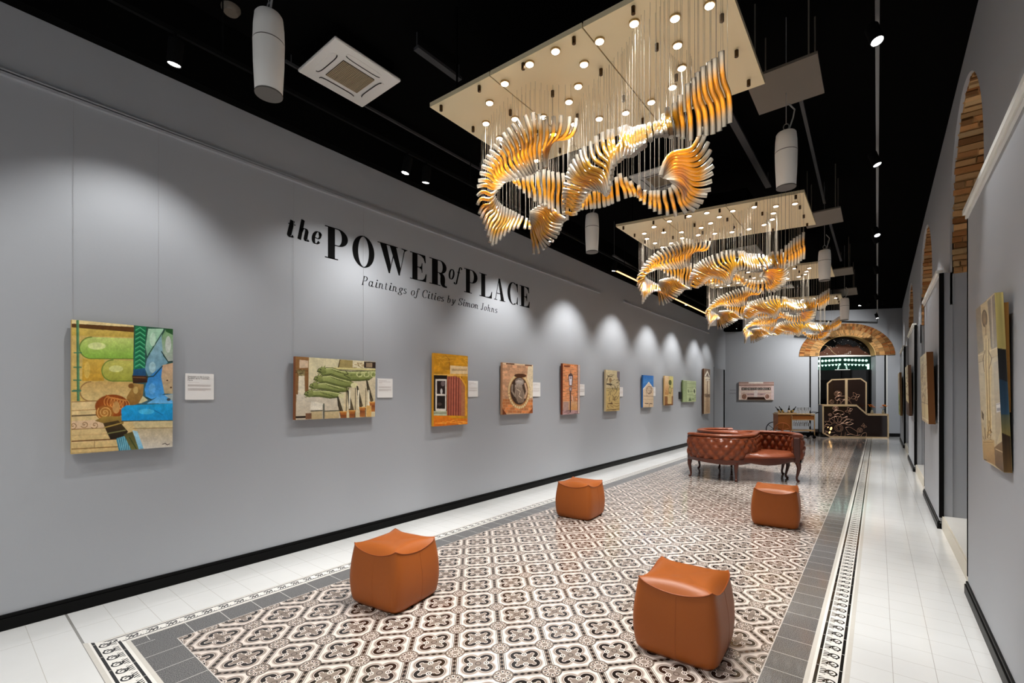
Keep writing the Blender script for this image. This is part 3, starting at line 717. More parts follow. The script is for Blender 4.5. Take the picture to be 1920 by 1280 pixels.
# --- lamp post before orange bricks
p = Pic(60, 130, [(1055,290),(1265,300),(1270,915),(1055,940)], (206,136,84))
for r_ in range(22):
    y = 305 + r_*22
    for c_ in range(5):
        x = 1058 + c_*46 - (r_ % 2)*20; f = random.Random(r_*17+c_).uniform(.82, 1.12); p.poly([(x,y),(x+42,y),(x+42,y+17),(x,y+17)], (214*f, 134*f, 84*f))
    p.line([(1060,y+20),(1240,y+20)], 4, (236,196,160))
p.poly([(1070,312),(1140,316),(1140,334),(1070,332)], (120,60,40)); p.poly([(1060,770),(1240,760),(1240,880),(1060,900)], (206,160,120), (196,140,80)); p.poly([(1060,775),(1130,772),(1130,880),(1060,890)], (170,140,130))
p.poly([(1055,880),(1270,870),(1270,930),(1055,945)], (176,140,140)); p.scribble(1060,880,1240,925,16,5,(110,84,84),2); p.line([(1250,300),(1255,900)], 22, (206,186,176)); p.line([(1238,300),(1244,900)], 7, (110,76,70))
p.poly([(1120,440),(1150,400),(1180,440),(1170,570),(1132,570)], (84,66,70)); p.poly([(1130,450),(1168,450),(1163,560),(1137,560)], (232,226,236)); p.line([(1150,375),(1150,410)], 6, (90,70,66)); p.ell(1150,470,14,14,(150,140,150)); p.ell(1150,610,20,36,(206,190,190),(110,90,94))
p.line([(1148,640),(1150,900)], 13, (66,52,56)); p.line([(1170,690),(1180,760)], 8, (226,206,196)); p.mottle(12, .08, 6)
left_painting(((1053,682,777),(1085,683.5,775.5)), p, 'painting of a street lantern in front of orange bricks', .04, [(226,190,150),(170,110,90),(120,80,70),(120,60,40)])

# --- beige street drawing
p = Pic(56, 110, [(1610,370),(1775,380),(1770,885),(1605,895)], (206,190,150))
p.poly([(1610,600),(1780,596),(1780,890),(1600,895)], (214,190,128), (196,168,110)); p.poly([(1740,385),(1780,385),(1780,520),(1760,510),(1740,450)], (120,110,116)); p.poly([(1615,540),(1680,545),(1680,560),(1615,555)], (50,44,44))
p.scribble(1615,440,1765,720,34,5,(84,66,44),11); p.scribble(1615,720,1765,880,10,5,(120,88,50),12); p.poly([(1620,800),(1680,780),(1690,805)], (96,66,36)); p.line([(1615,605),(1775,598)], 6, (90,74,50)); p.line([(1620,875),(1765,865)], 6, (80,58,34)); p.ell(1660,500,16,30,(150,120,80)); p.mottle(14, .08, 3)
left_painting(((1134,694,771),(1160,694.5,769.5)), p, 'small beige painting of pale street architecture, sixth along the left wall', .04, [(226,214,190),(150,130,100),(120,100,70),(206,186,150)])

# --- white gable under a blue sky
p = Pic(56, 100, [(390,375),(558,390),(545,895),(385,905)], (56,122,196))
p.poly([(380,370),(560,385),(560,470),(380,520)], (40,104,184), (84,150,214)); p.poly([(380,612),(478,490),(560,600),(560,910),(380,910)], (226,206,180), (206,180,146))
p.line([(384,612),(478,492),(556,598)], 10, (246,240,230)); p.scribble(430,560,530,700,22,4,(110,84,70),5); p.ring(483,620,42,60,.12,(140,110,90)); p.line([(400,716),(550,722)], 7, (120,96,76)); p.line([(390,770),(550,776)], 5, (176,146,114))
p.poly([(412,830),(470,834),(470,846),(412,842)], (66,48,40)); p.poly([(484,834),(530,836),(530,848),(484,846)], (70,50,40)); p.line([(480,846),(480,890)], 5, (120,90,66)); p.mottle(14, .06, 3)
left_painting(((1204,703,764),(1223.5,704.5,762.5)), p, 'small painting of a white gable under bright blue sky', .04, [(200,220,240),(206,186,160),(150,130,110),(60,110,170)])

# --- topiary between columns
p = Pic(46, 100, [(745,390),(878,400),(862,860),(745,870)], (216,186,128))
p.poly([(740,390),(800,392),(800,700),(740,700)], (226,200,162), (196,140,80)); p.poly([(820,395),(880,400),(880,600),(820,580)], (216,206,130)); p.ell(825,500,24,44,(96,104,40),(70,76,26)); p.ell(822,620,22,60,(206,190,120)); p.ring(822,620,18,56,.2,(110,90,40)); p.line([(822,680),(826,800)], 12, (206,180,110))
p.poly([(745,720),(785,720),(785,860),(745,862)], (140,92,50)); p.poly([(845,715),(870,715),(870,850),(840,850)], (150,104,56)); p.poly([(745,845),(865,838),(865,870),(745,872)], (120,76,40)); p.scribble(755,560,860,700,8,4,(130,100,50),5); p.mottle(12, .08, 3)
left_painting(((1245,704.5,760),(1260.5,705.5,759)), p, 'small tan painting of a clipped green tree between columns', .04, [(230,210,170),(170,130,80),(130,90,50),(206,170,120)])

# --- pale green relief
p = Pic(60, 80, [(1045,465),(1255,470),(1235,810),(1035,820)], (176,190,142))
p.poly([(1030,460),(1105,466),(1095,815),(1030,820)], (136,150,106), (150,166,120))
for y in (515,580,640,700): p.line([(1105,y),(1250,y+4)], 5, (110,124,84))
p.ring(1218,640,24,52,.2,(214,222,180)); p.ell(1218,636,10,32,(50,60,40)); p.line([(1120,615),(1124,660)], 9, (50,64,44)); p.line([(1124,640),(1190,645)], 5, (84,100,66)); p.poly([(1120,800),(1142,735),(1165,800)], (70,90,56)); p.line([(1165,765),(1200,760)], 8, (80,96,60)); p.scribble(1110,720,1240,800,8,4,(100,116,76),5); p.line([(1050,468),(1255,474)], 8, (206,214,180)); p.mottle(14, .06, 3)
left_painting(((1279,713,753.5),(1303.5,714,752.5)), p, 'pale green painting of carved stone blocks on the left wall', .04, [(206,216,180),(190,200,160),(120,130,90),(110,124,84)])

# --- tall narrow column
p = Pic(40, 150, [(1390,275),(1478,275),(1475,1010),(1385,1025)], (206,180,146))
p.poly([(1380,270),(1480,270),(1480,410),(1380,410)], (110,84,60)); p.poly([(1395,400),(1437,296),(1474,400)], (240,232,216)); p.poly([(1416,395),(1437,335),(1456,395)], (96,72,54)); p.poly([(1400,410),(1474,410),(1466,470),(1408,470)], (236,224,204)); p.scribble(1402,415,1470,470,8,4,(120,92,66),3)
p.poly([(1408,470),(1468,470),(1472,700),(1402,700)], (226,206,176), (214,190,156)); p.line([(1436,480),(1434,700)], 12, (150,116,84)); p.line([(1452,500),(1458,640)], 7, (246,236,214)); p.poly([(1395,690),(1476,690),(1476,745),(1395,745)], (150,120,90)); p.scribble(1398,690,1474,740,10,5,(70,52,40),4)
p.poly([(1405,745),(1474,745),(1474,1000),(1400,1010)], (214,184,146), (196,160,120)); p.line([(1430,750),(1428,980)], 7, (120,92,66)); p.line([(1446,750),(1446,990)], 5, (120,92,66)); p.mottle(14, .07, 3)
left_painting(((1318.5,691.5,776),(1330,691.5,774.5)), p, 'tall narrow painting of a white column and gable, last on the left wall', .05, [(200,170,130),(206,180,150),(100,80,60),(84,56,40)])

# --- pinkish facade on the end wall
p = Pic(120, 62, [(215,240),(1600,240),(1615,940),(215,940)], (216,186,176))
p.poly([(200,235),(1620,235),(1620,380),(200,380)], (200,164,152), (176,140,128)); p.poly([(600,240),(1180,240),(1180,300),(600,300)], (238,226,214)); p.line([(215,268),(600,268)], 16, (120,90,76)); p.line([(1190,270),(1600,276)], 14, (150,110,110)); p.line([(215,375),(1600,372)], 20, (110,76,66)); p.line([(215,330),(1600,322)], 14, (232,206,192))
p.poly([(215,400),(300,400),(300,940),(215,940)], (232,216,206)); p.poly([(1510,390),(1620,390),(1620,940),(1510,940)], (226,206,204)); p.poly([(320,465),(1475,462),(1475,552),(320,558)], (40,30,24))
xs = [430,500,560,640,700,770,830,900,960,1030,1090,1160,1220,1280,1340]
for k, x in enumerate(xs):
    if k in (2, 8, 11): p.ring(x, 508, 22, 34, .3, (226,216,206))
    elif k in (0, 5): p.line([(x,475),(x,540)], 14, (226,216,206))
    elif k in (1, 9): p.line([(x-12,475),(x-12,540),(x+14,540)], 11, (226,216,206)); p.line([(x-12,475),(x+14,475)], 10, (226,216,206)); p.line([(x-12,508),(x+8,508)], 9, (226,216,206))
    elif k in (3, 12): p.line([(x-14,540),(x-14,475),(x+14,540),(x+14,475)], 10, (226,216,206))
    else: p.line([(x-16,540),(x,475),(x+16,540)], 10, (226,216,206))
p.ell(378,512,22,22,(240,232,220)); p.ell(1430,510,22,22,(240,232,220))
p.poly([(310,600),(1500,590),(1500,640),(310,650)], (226,206,190)); p.poly([(540,690),(1260,690),(1260,745),(540,745)], (190,160,160)); p.scribble(540,690,800,745,12,7,(110,84,84),3); p.scribble(980,690,1250,745,12,7,(110,84,84),4); p.poly([(820,570),(970,570),(960,840),(830,840)], (226,212,206))
p.poly([(560,830),(1230,830),(1300,930),(540,930)], (44,18,6)); p.ell(430,800,125,140,(176,132,112),(140,96,80)); p.ring(430,810,110,120,.16,(232,206,190)); p.scribble(370,720,490,880,16,10,(96,64,56),5); p.ell(1345,800,110,120,(196,150,134),(150,104,90)); p.ring(1345,805,96,104,.18,(236,214,200)); p.scribble(1290,740,1400,860,16,10,(110,76,64),6); p.line([(215,940),(1600,940)], 12, (214,190,150)); p.mottle(60, .06, 3)
a, b = on_end(1385, 716, .03), on_end(1450.5, 749.5, .03)
painting(p, 'wide pinkish painting of a shop front with a black sign band, on the end wall', (*((a+b)/2 - EN*.03).xy, (a.z+b.z)/2), ED, EN, (b-a).xy.length, a.z-b.z, .04, [(232,216,206),(206,180,180),(214,190,150),(216,196,186)])

# --- right wall: canvases leaning out from the boards
def right_painting(pic, label, y_near, y_far, z0, z1, depth, edge, tilt=.02, gap=.02, **k):
    yc = (y_near + y_far)/2; Nn = Vector((-1, .0042, 0)).normalized(); U = Vector((-.0042, -1, 0)).normalized()
    return painting(pic, label, (XP(yc), yc, (z0+z1)/2), U, Nn, y_far - y_near, z1-z0, depth, edge, tilt, gap, **k)
p = Pic(90, 240, [(35,160),(172,30),(215,1225),(80,1130)], (196,178,140))
p.poly([(30,150),(120,60),(130,400),(50,450)], (132,122,106), (150,140,118)); p.poly([(75,120),(128,80),(140,400),(95,430)], (196,178,138)); p.poly([(125,90),(172,40),(190,390),(150,410)], (126,118,106), (156,148,130)); p.line([(152,60),(160,395)], 7, (190,180,160)); p.line([(136,80),(146,395)], 4, (96,86,70))
p.poly([(50,455),(190,390),(194,450),(54,505)], (214,196,160), (196,178,140)); p.line([(52,460),(192,394)], 4, (236,222,190)); p.line([(55,503),(194,452)], 5, (140,120,90))
p.poly([(54,505),(196,450),(210,900),(180,1060),(150,1000),(75,900)], (206,194,166), (196,182,150)); p.poly([(160,500),(196,480),(212,900),(170,1050)], (190,182,164), (176,160,130)); p.poly([(174,770),(206,760),(208,820),(176,830)], (226,224,220)); p.line([(176,775),(206,768)], 4, (120,120,126)); p.poly([(178,800),(206,796),(206,815),(178,820)], (150,150,156))
p.ell(104,210,16,46,(150,126,88),(110,88,56)); p.ring(104,205,17,50,.2,(84,66,40)); p.line([(112,250),(112,320)], 10, (160,136,96)); p.poly([(104,320),(122,316),(140,440),(150,540),(140,760),(146,960),(110,980),(108,700),(96,480)], (214,194,146), (196,170,116))
for k in range(5): p.line([(104+k*9,340),(100+k*10,520),(108+k*8,700),(112+k*8,950)], 3.5, (142,116,74) if k % 2 else (232,214,170))
p.line([(104,420),(88,480),(98,560)], 5, (120,94,58)); p.line([(128,420),(150,470),(132,540)], 5, (120,94,58)); p.scribble(110,880,140,1020,14,4,(120,92,54),3)
p.poly([(72,810),(90,840),(88,880),(74,860)], (96,80,60)); p.line([(95,930),(100,1000)], 5, (110,80,50)); p.line([(80,980),(98,1020)], 3, (120,96,64))
p.poly([(80,1010),(160,1010),(166,1180),(84,1130)], (190,160,110), (150,116,70)); p.poly([(160,1060),(216,1010),(220,1230),(166,1180)], (136,112,80), (84,60,34)); p.line([(168,1070),(218,1095)], 4, (206,180,140)); p.line([(84,1020),(150,1026)], 3, (120,90,56)); p.line([(90,1132),(108,1140)], 5, (50,36,24)); p.mottle(20, .07, 3)
wr = Pic(10, 160, [(0,0),(100,0),(100,100),(0,100)], (206,184,110)); wr.poly([(0,0),(100,0),(100,31),(0,31)], (222,204,128), (196,176,104)); wr.poly([(0,31),(100,32),(100,60),(0,60)], (30,28,26), (40,42,48)); wr.poly([(0,48),(100,50),(100,68),(0,68)], (36,62,84), (50,82,106)); wr.poly([(0,68),(100,68),(100,80),(0,78)], (84,92,80), (150,130,70)); wr.poly([(0,78),(100,80),(100,100),(0,100)], (52,34,18), (112,84,46)); wr.mottle(30, .12, 3)
right_painting(p, 'tall painting of a robed statue on the nearest grey board, right wall', 3.33, 3.92, 1.112, 2.015, .03, [(220,206,150),(150,130,80),(70,50,30),(190,170,130)], tilt=.032, gap=.004, wrap=wr)
# --- second board
p2 = Pic(60, 110, [(290,425),(375,365),(405,1170),(315,1110)], (206,188,146)); p2.mottle(40, .12, 4); p2.scribble(300,440,390,900,44,5,(150,124,84),7); p2.scribble(300,440,390,900,24,4,(236,224,190),8); p2.line([(310,910),(395,945)], 6, (120,94,60)); p2.poly([(310,920),(400,960),(402,1100),(318,1060)], (214,196,150)); p2.line([(350,930),(355,1080)], 4, (150,120,80)); p2.line([(316,1075),(402,1130)], 9, (236,226,196)); p2.line([(316,1095),(402,1155)], 9, (96,70,44))
for k in range(5): p2.ell(325+k*18, 1098+k*13, 7, 10, (226,206,170))
right_painting(p2, 'painting of a carved stone panel on the second grey board, right wall', 7.18, 8.25, 1.16, 2.0, .06, [(150,120,80),(110,70,36),(60,44,30),(180,160,120)], tilt=.02)
p3 = Pic(50, 110, [(0,0),(100,0),(100,100),(0,100)], (214,198,150)); p3.poly([(0,0),(100,0),(100,70),(70,30),(60,0)], (216,204,160)); p3.poly([(55,0),(75,0),(75,30),(55,26)], (70,50,36)); p3.poly([(0,70),(100,76),(100,100),(0,100)], (64,44,36)); p3.poly([(12,0),(40,0),(38,68),(16,66)], (236,226,196)); p3.line([(45,5),(48,68)], 5, (110,84,54)); p3.scribble(5,10,95,66,14,3,(130,100,60),9); p3.mottle(20, .08, 2)
right_painting(p3, 'painting of a pale tower over dark brown ground, third grey board, right wall', 12.1, 13.3, 1.08, 2.1, .05, [(190,170,130),(80,56,40),(50,36,30),(206,190,150)], tilt=.02)
p4 = Pic(40, 110, [(0,0),(100,0),(100,100),(0,100)], (190,170,130)); p4.poly([(0,45),(100,50),(100,100),(0,100)], (166,176,90), (190,196,110)); p4.poly([(20,8),(70,10),(64,50),(26,50)], (206,190,160)); p4.poly([(50,10),(80,14),(78,40),(56,38)], (120,84,60)); p4.scribble(5,50,95,95,16,4,(110,126,56),9); p4.mottle(20, .1, 2)
right_painting(p4, 'painting of a pale house above yellow green grass, farthest on the right wall', 17.3, 18.7, .9, 2.15, .05, [(190,170,130),(110,80,50),(150,160,90),(190,180,140)], tilt=.02)

# ------------------------------------------------------------------ exhibit labels
M_body = mat('dark_plastic', rgb(26,26,28), .5)
def label_card(x0, x1, y0, y1, label, lines, head=None):
    Ya, za = on_x(x0, y0, XL); Yb, zb = on_x(x1, y1, XL)
    W, Hh = Yb-Ya, za-zb
    root = thing('exhibit_label', (XL, (Ya+Yb)/2, (za+zb)/2), label, 'label')
    m = MB(); r = .006; pts = []
    for cx, cy, a0 in ((W/2-r, Hh/2-r, 0), (-W/2+r, Hh/2-r, 90), (-W/2+r, -Hh/2+r, 180), (W/2-r, -Hh/2+r, 270)):
        for k in range(5): a = math.radians(a0 + k*22.5); pts.append((0, cx + r*math.cos(a), cy + r*math.sin(a)))
    m.prism([(-.003, y_, z_) for _, y_, z_ in pts], (.015, 0, 0)); m.build('card', M_card, root)
    t = MB()
    for (u0, u1, v, h) in lines: t.box(.0122, -W/2 + u0*W, Hh/2 - (v+h)*Hh, .0128, -W/2 + u1*W, Hh/2 - v*Hh)
    t.build('small_print', M_greyink, root)
    if head:
        for k, s in enumerate(head):
            c = bpy.data.curves.new('heading', 'FONT'); c.body = s; c.size = .078*Hh; c.extrude = .0002; c.resolution_u = 3
            tmp = bpy.data.objects.new('heading', c); COL.objects.link(tmp)
            dg = bpy.context.evaluated_depsgraph_get(); me = bpy.data.meshes.new_from_object(tmp.evaluated_get(dg)); bpy.data.objects.remove(tmp)
            wd = max((v.co.x for v in me.vertices), default=1); tw = (.76, .76, .17)[k]*W
            me.transform(Matrix(((0,0,1,.0126),(tw/wd,0,0,-W/2+.08*W),(0,1,0,Hh/2-(.145+.068*k)*Hh),(0,0,0,1))))
            me.materials.append(M_ink); o = bpy.data.objects.new('heading', me); COL.objects.link(o); o.parent = root
    return root
body = [(.08,.9,.42,.012),(.08,.88,.44,.012),(.08,.9,.46,.012),(.08,.86,.48,.012),(.08,.9,.56,.012),(.08,.9,.58,.012),(.08,.88,.60,.012),(.08,.9,.62,.012),(.08,.7,.64,.012),(.08,.48,.335,.012)]
label_card(346.5, 400, 699.5, 749, 'white exhibit label right of the drainpipe painting', body, ['Drainpipe on the Louvre,', 'Pavillon de la Trémoille,', 'Paris'])
sm = [(.08,.6,.10,.03),(.08,.85,.16,.03),(.08,.3,.22,.03)] + body
for x0, x1, y0, y1, what in ((706.5,735,709,745,'gargoyle painting'),(876.5,895,713.5,743.5,'ochre wall painting'),(997.5,1012,716.5,743,'round relief painting'),(1085.5,1095,720,741.5,'lantern painting'),(1160.3,1167,725.5,743,'small beige street painting'),(1223.7,1228,725.5,742,'blue sky gable painting')):
    label_card(x0, x1, y0, y1, 'white exhibit label just right of the ' + what, sm)
Yt, zt_ = on_x(1274.3, 741, XL)
o = MB(); o.box(-.004, -.10, -.10, .03, .10, .10); o.box(.03, -.07, .0, .034, .07, .07); o = o.build('thermostat', [M_body], bevel=.008); o.location = (XL+.004, Yt, zt_)
tag(o, 'small black wall control between the tan and the pale green paintings', 'wall control')
# two pale caption plates beside the end wall painting
a = on_end(1374.5, 733, .0)
root = thing('exhibit_label', a, 'pale grey caption text left of the pinkish end wall painting', 'label')
t = MB()
for k in range(2): t.prism([ED*-.12 + Vector((0,0,.05-.12*k)), ED*.10 + Vector((0,0,.05-.12*k)), ED*.10 + Vector((0,0,.03-.12*k)), ED*-.12 + Vector((0,0,.03-.12*k))], EN*.004)
t.build('small_print', mat('grey_caption', rgb(128,129,131), .7), root)

# ------------------------------------------------------------------ wall lettering
def ring_poly(m, cx, cy, rx, ry, tx, ty, a0=0, a1=360, n=40, sl=0.0):
    for k in range(n):
        A, B = math.radians(a0+(a1-a0)*k/n), math.radians(a0+(a1-a0)*(k+1)/n)
        q = [(cx+rx*math.cos(A), cy+ry*math.sin(A)), (cx+rx*math.cos(B), cy+ry*math.sin(B)), (cx+(rx-tx)*math.cos(B), cy+(ry-ty)*math.sin(B)), (cx+(rx-tx)*math.cos(A), cy+(ry-ty)*math.sin(A))]
        m.append([(x+sl*y, y) for x, y in q])
def rect(m, x0, y0, x1, y1): m.append([(x0,y0),(x1,y0),(x1,y1),(x0,y1)])
def pen(m, pts, thick, thin, sl=0.0):
    """broad-nib stroke: thick when vertical, thin when horizontal"""
    pts = [Vector((x+sl*y, y)) for x, y in pts]; L = []; R = []
    for i, p_ in enumerate(pts):
        d = (pts[min(i+1, len(pts)-1)] - pts[max(i-1, 0)]); d = d.normalized() if d.length > 1e-9 else Vector((0,1))
        w = (thin + (thick-thin)*abs(d.y)**1.6)/2; n = Vector((-d.y, d.x)); L.append(p_+n*w); R.append(p_-n*w)
    for i in range(len(pts)-1): m.append([tuple(L[i]), tuple(R[i]), tuple(R[i+1]), tuple(L[i+1])])
def arc2(cx, cy, rx, ry, a0, a1, n=14): return [(cx+rx*math.cos(math.radians(a0+(a1-a0)*k/n)), cy+ry*math.sin(math.radians(a0+(a1-a0)*k/n))) for k in range(n+1)]
HS = .026
def cap_letter(ch):
    """Didone capitals in a unit box, cap height 1"""
    m = []
    if ch in 'PR':
        rect(m, .13, 0, .42, 1); rect(m, 0, 0, .56, HS); rect(m, 0, 1-HS, .5, 1)
        cy, ry = (.72, .28) if ch == 'P' else (.745, .255)
        rect(m, .4, cy+ry-HS, .56, cy+ry); rect(m, .4, cy-ry, .56, cy-ry+HS)
        rx = .44 if ch == 'P' else .32
        ring_poly(m, .56, cy, rx, ry, .27 if ch == 'P' else .2, HS, -90, 90, 26)
        if ch == 'R':
            pts = arc2(.5, .29, .18, .2, 90, 0, 10) + [(.68,.2)] + arc2(.84, .17, .16, .17, 180, 290, 10); pen(m, pts, .24, .05)
    elif ch == 'O': ring_poly(m, .5, .5, .5, .53, .25, HS, 0, 360, 56)
    elif ch == 'C':
        ring_poly(m, .52, .5, .52, .53, .24, HS, 62, 298, 44); m.append([(.80,1.0),(.95,1.0),(.95,.62),(.92,.62),(.86,.86),(.74,.96)]); m.append([(.74,.03),(.86,.12),(.92,.36),(.95,.36),(.95,.0),(.84,.06)])
    elif ch == 'W':
        m.append([(.07,1),(.28,1),(.425,.32),(.40,.0),(.36,.0)]); m.append([(.39,1),(.60,1),(.76,.28),(.735,.0),(.70,.0)])
        m.append([(.385,.0),(.405,.06),(.515,.62),(.50,.66)]); m.append([(.72,.0),(.74,.06),(.925,1),(.90,1)])
        rect(m, 0, 1-HS, .34, 1); rect(m, .35, 1-HS, .66, 1); rect(m, .80, 1-HS, 1.0, 1); m.append([(.86,1-HS),(.97,1-HS),(.92,.92)])
    elif ch in 'EL':
        rect(m, .14, 0, .44, 1); rect(m, 0, 0, .95, HS); rect(m, 0, 1-HS, .56 if ch == 'L' else .9, 1)
        m.append([(.55,HS),(.97,HS-HS),(1.0,.30),(.96,.30),(.88,.12),(.75,.05)])
        if ch == 'E':
            m.append([(.5,1-HS),(.92,1),(.95,.72),(.91,.72),(.82,.88),(.68,.95)]); rect(m, .4, .5-HS/2, .7, .5+HS/2); m.append([(.56,.5+HS/2),(.68,.56),(.71,.68),(.735,.68),(.735,.32),(.71,.32),(.68,.44),(.56,.5-HS/2)])
    elif ch == 'A':
        m.append([(.40,1),(.52,1),(.90,.0),(.62,.0),(.385,.9)]); m.append([(.385,.9),(.43,1.0),(.44,.98),(.135,.0),(.10,.0)]); rect(m, .2, .30, .66, .30+HS); rect(m, 0, 0, .27, HS); rect(m, .5, 0, 1.0, HS)
    return m
def low_letter(ch, thick, thin, sl):
    """italic lower case and small capitals; x-height .60, cap height 1"""
    m = []; P = lambda pts, a=thick, b=thin: pen(m, pts, a, b, sl); xh = .6
    def bowl(cx, rx, y0=0, y1=xh, a0=0, a1=360): P(arc2(cx, (y0+y1)/2, rx, (y1-y0)/2, a0, a1, 26))
    def foot(x): P([(x,.12)] + arc2(x+.10, .12, .10, .11, 180, 330, 8))
    def dot(x, y, r): m.append([(x+sl*y+r*math.cos(a), y+r*math.sin(a)) for a in [2*PI*k/10 for k in range(10)]])
    w = .4
    if ch == 't': P([(.16,.78),(.16,.12)]); foot(.16); P([(0,.6),(.34,.6)]); w = .36
    elif ch in 'hnm':
        top = .98 if ch == 'h' else xh
        P([(.06,top),(.06,0)]); rect_s = [(-.02,top-.005),(.1,top-.005)]; P(rect_s)
        P(arc2(.24, .38, .16, .2, 170, 20, 10) + [(.39,.38),(.39,.12)]); w = .54
        if ch == 'm': P([(.39,.12),(.39,.0)]); P(arc2(.57, .38, .16, .2, 170, 20, 10) + [(.72,.38),(.72,.12)]); foot(.72); w = .86
        else: foot(.39)
    elif ch == 'e': bowl(.2, .2, 0, xh, 30, 325); P(arc2(.22, .42, .15, .17, 60, -70, 10) + [(.03,.3)], thick*.7, thin); w = .44
    elif ch == 'o': bowl(.21, .21); w = .44
    elif ch == 'a': bowl(.19, .19, 0, xh, 30, 340); P([(.40,xh),(.40,.12)]); foot(.40); w = .54
    elif ch == 'i': P([(.06,xh),(.06,.12)]); P([(-.03,xh-.02),(.06,xh)]); foot(.06); dot(.06, .84, thick*.62+.012); w = .22
    elif ch == 's': P(arc2(.17, .45, .14, .145, 35, 200, 10) + [(.1,.34),(.24,.26)] + arc2(.17, .155, .145, .155, 20, -155, 10)); w = .36
    elif ch == 'f': P(arc2(.34, .86, .12, .13, 20, 170, 10) + [(.20,.7),(.12,-.1)] + arc2(.0, -.14, .12, .13, 0, -150, 10)); P([(.02,.6),(.36,.6)]); dot(.45, .9, thick*.4+.01); dot(-.12, -.2, thick*.4+.01); w = .46
    elif ch == 'g': bowl(.19, .15, .2, xh); P([(.16,.2),(.1,.1),(.3,.05)], thick, thin); bowl(.18, .2, -.28, .02); P([(.32,.52),(.44,.56)]); w = .44
    elif ch == 'b': P([(.05,.98),(.05,.2)]); P(arc2(.2, .25, .16, .25, 200, 360, 10) + arc2(.2, .35, .16, .25, 0, 150, 10)); w = .42
    elif ch == 'y': P([(.02,xh),(.12,.45),(.17,.05)]); P([(.42,xh),(.38,.3),(.2,-.1)] + arc2(.08, -.14, .1, .12, 0, -150, 8)); dot(.44, .56, thick*.4+.01); w = .5
    elif ch == 'P': P([(.12,1),(.12,0)]); P([(.0,.985),(.3,.985)]); P([(0,.015),(.26,.015)]); P([(.12,.985),(.3,.985)] + arc2(.3, .73, .2, .255, 90, -90, 14) + [(.12,.475)]); w = .56
    elif ch == 'C': P(arc2(.36, .5, .34, .5, 50, 310, 30)); P([(.6,.92),(.6,.7)], thick*.5, thin); w = .66
    elif ch == 'S': P(arc2(.26, .75, .21, .24, 35, 220, 12) + [(.2,.55),(.36,.42)] + arc2(.26, .24, .24, .24, 35, -155, 12)); P([(.48,.98),(.46,.72)], thick*.4, thin); P([(.04,.3),(.03,.02)], thick*.4, thin); w = .54
    elif ch == 'J': P([(.32,1),(.32,.2)] + arc2(.18, .16, .14, .17, 0, -160, 10)); P([(.16,.985),(.46,.985)]); dot(.05, .1, thick*.5+.01); w = .46
    return m, w
def place_letter(polys, root, y0, y1, z, hgt, name='letter', keepw=None):
    xs = [q[0] for P in polys for q in P]; a, b = min(xs), max(xs); m = MB()
    for P in polys:
        pts = [(.0, y0 + (x-a)/(b-a)*(y1-y0) - root.location.y, z + y*hgt - root.location.z) for x, y in P]
        m.prism(pts, (.004, 0, 0))
    m.build(name, M_vinyl, root)
t1 = thing('wall_lettering', (XL, 2.06, 2.89), 'large black title lettering, the POWER of PLACE, high on the left wall', 'lettering')
BZ, CH = 2.89, .322
for ch, a, b in (('P',2.444,2.699),('O',2.753,3.023),('W',3.068,3.479),('E',3.521,3.775),('R',3.824,4.119),('P',4.438,4.698),('L',4.741,5.008),('A',5.054,5.308),('C',5.364,5.613),('E',5.666,5.922)):
    place_letter(cap_letter(ch), t1, a, b, BZ, CH)
for ch, a, b, z, h, tk in (('t',2.064,2.144,3.0,.205,.2),('h',2.164,2.281,3.0,.20,.2),('e',2.305,2.411,3.0,.205,.19),('o',4.151,4.255,3.012,.215,.15),('f',4.243,4.398,3.012,.19,.13)):
    place_letter(low_letter(ch, tk, .03, .22)[0], t1, a, b, z, h)
t2 = thing('wall_lettering', (XL, 2.86, 2.69), 'small black italic subtitle lettering under the large title, left wall', 'lettering')
SUB = [('P',2.863,2.938),('a',2.952,3.014),('i',3.038,3.072),('n',3.082,3.142),('t',3.167,3.198),('i',3.223,3.26),('n',3.27,3.328),('g',3.344,3.419),('s',3.425,3.469),('o',3.536,3.592),('f',3.587,3.668),('C',3.712,3.793),('i',3.799,3.835),('t',3.85,3.887),('i',3.903,3.937),('e',3.95,4.011),('s',4.018,4.066),('b',4.129,4.182),('y',4.196,4.277),('S',4.326,4.411),('i',4.418,4.454),('m',4.461,4.556),('o',4.571,4.638),('n',4.646,4.714),('J',4.768,4.831),('o',4.839,4.89),('h',4.911,4.971),('n',4.993,5.059),('s',5.076,5.126)]
for ch, a, b in SUB: place_letter(low_letter(ch, .085, .022, .2)[0], t2, a, b, 2.692 + .006*(a-2.86)/2.2, .097)
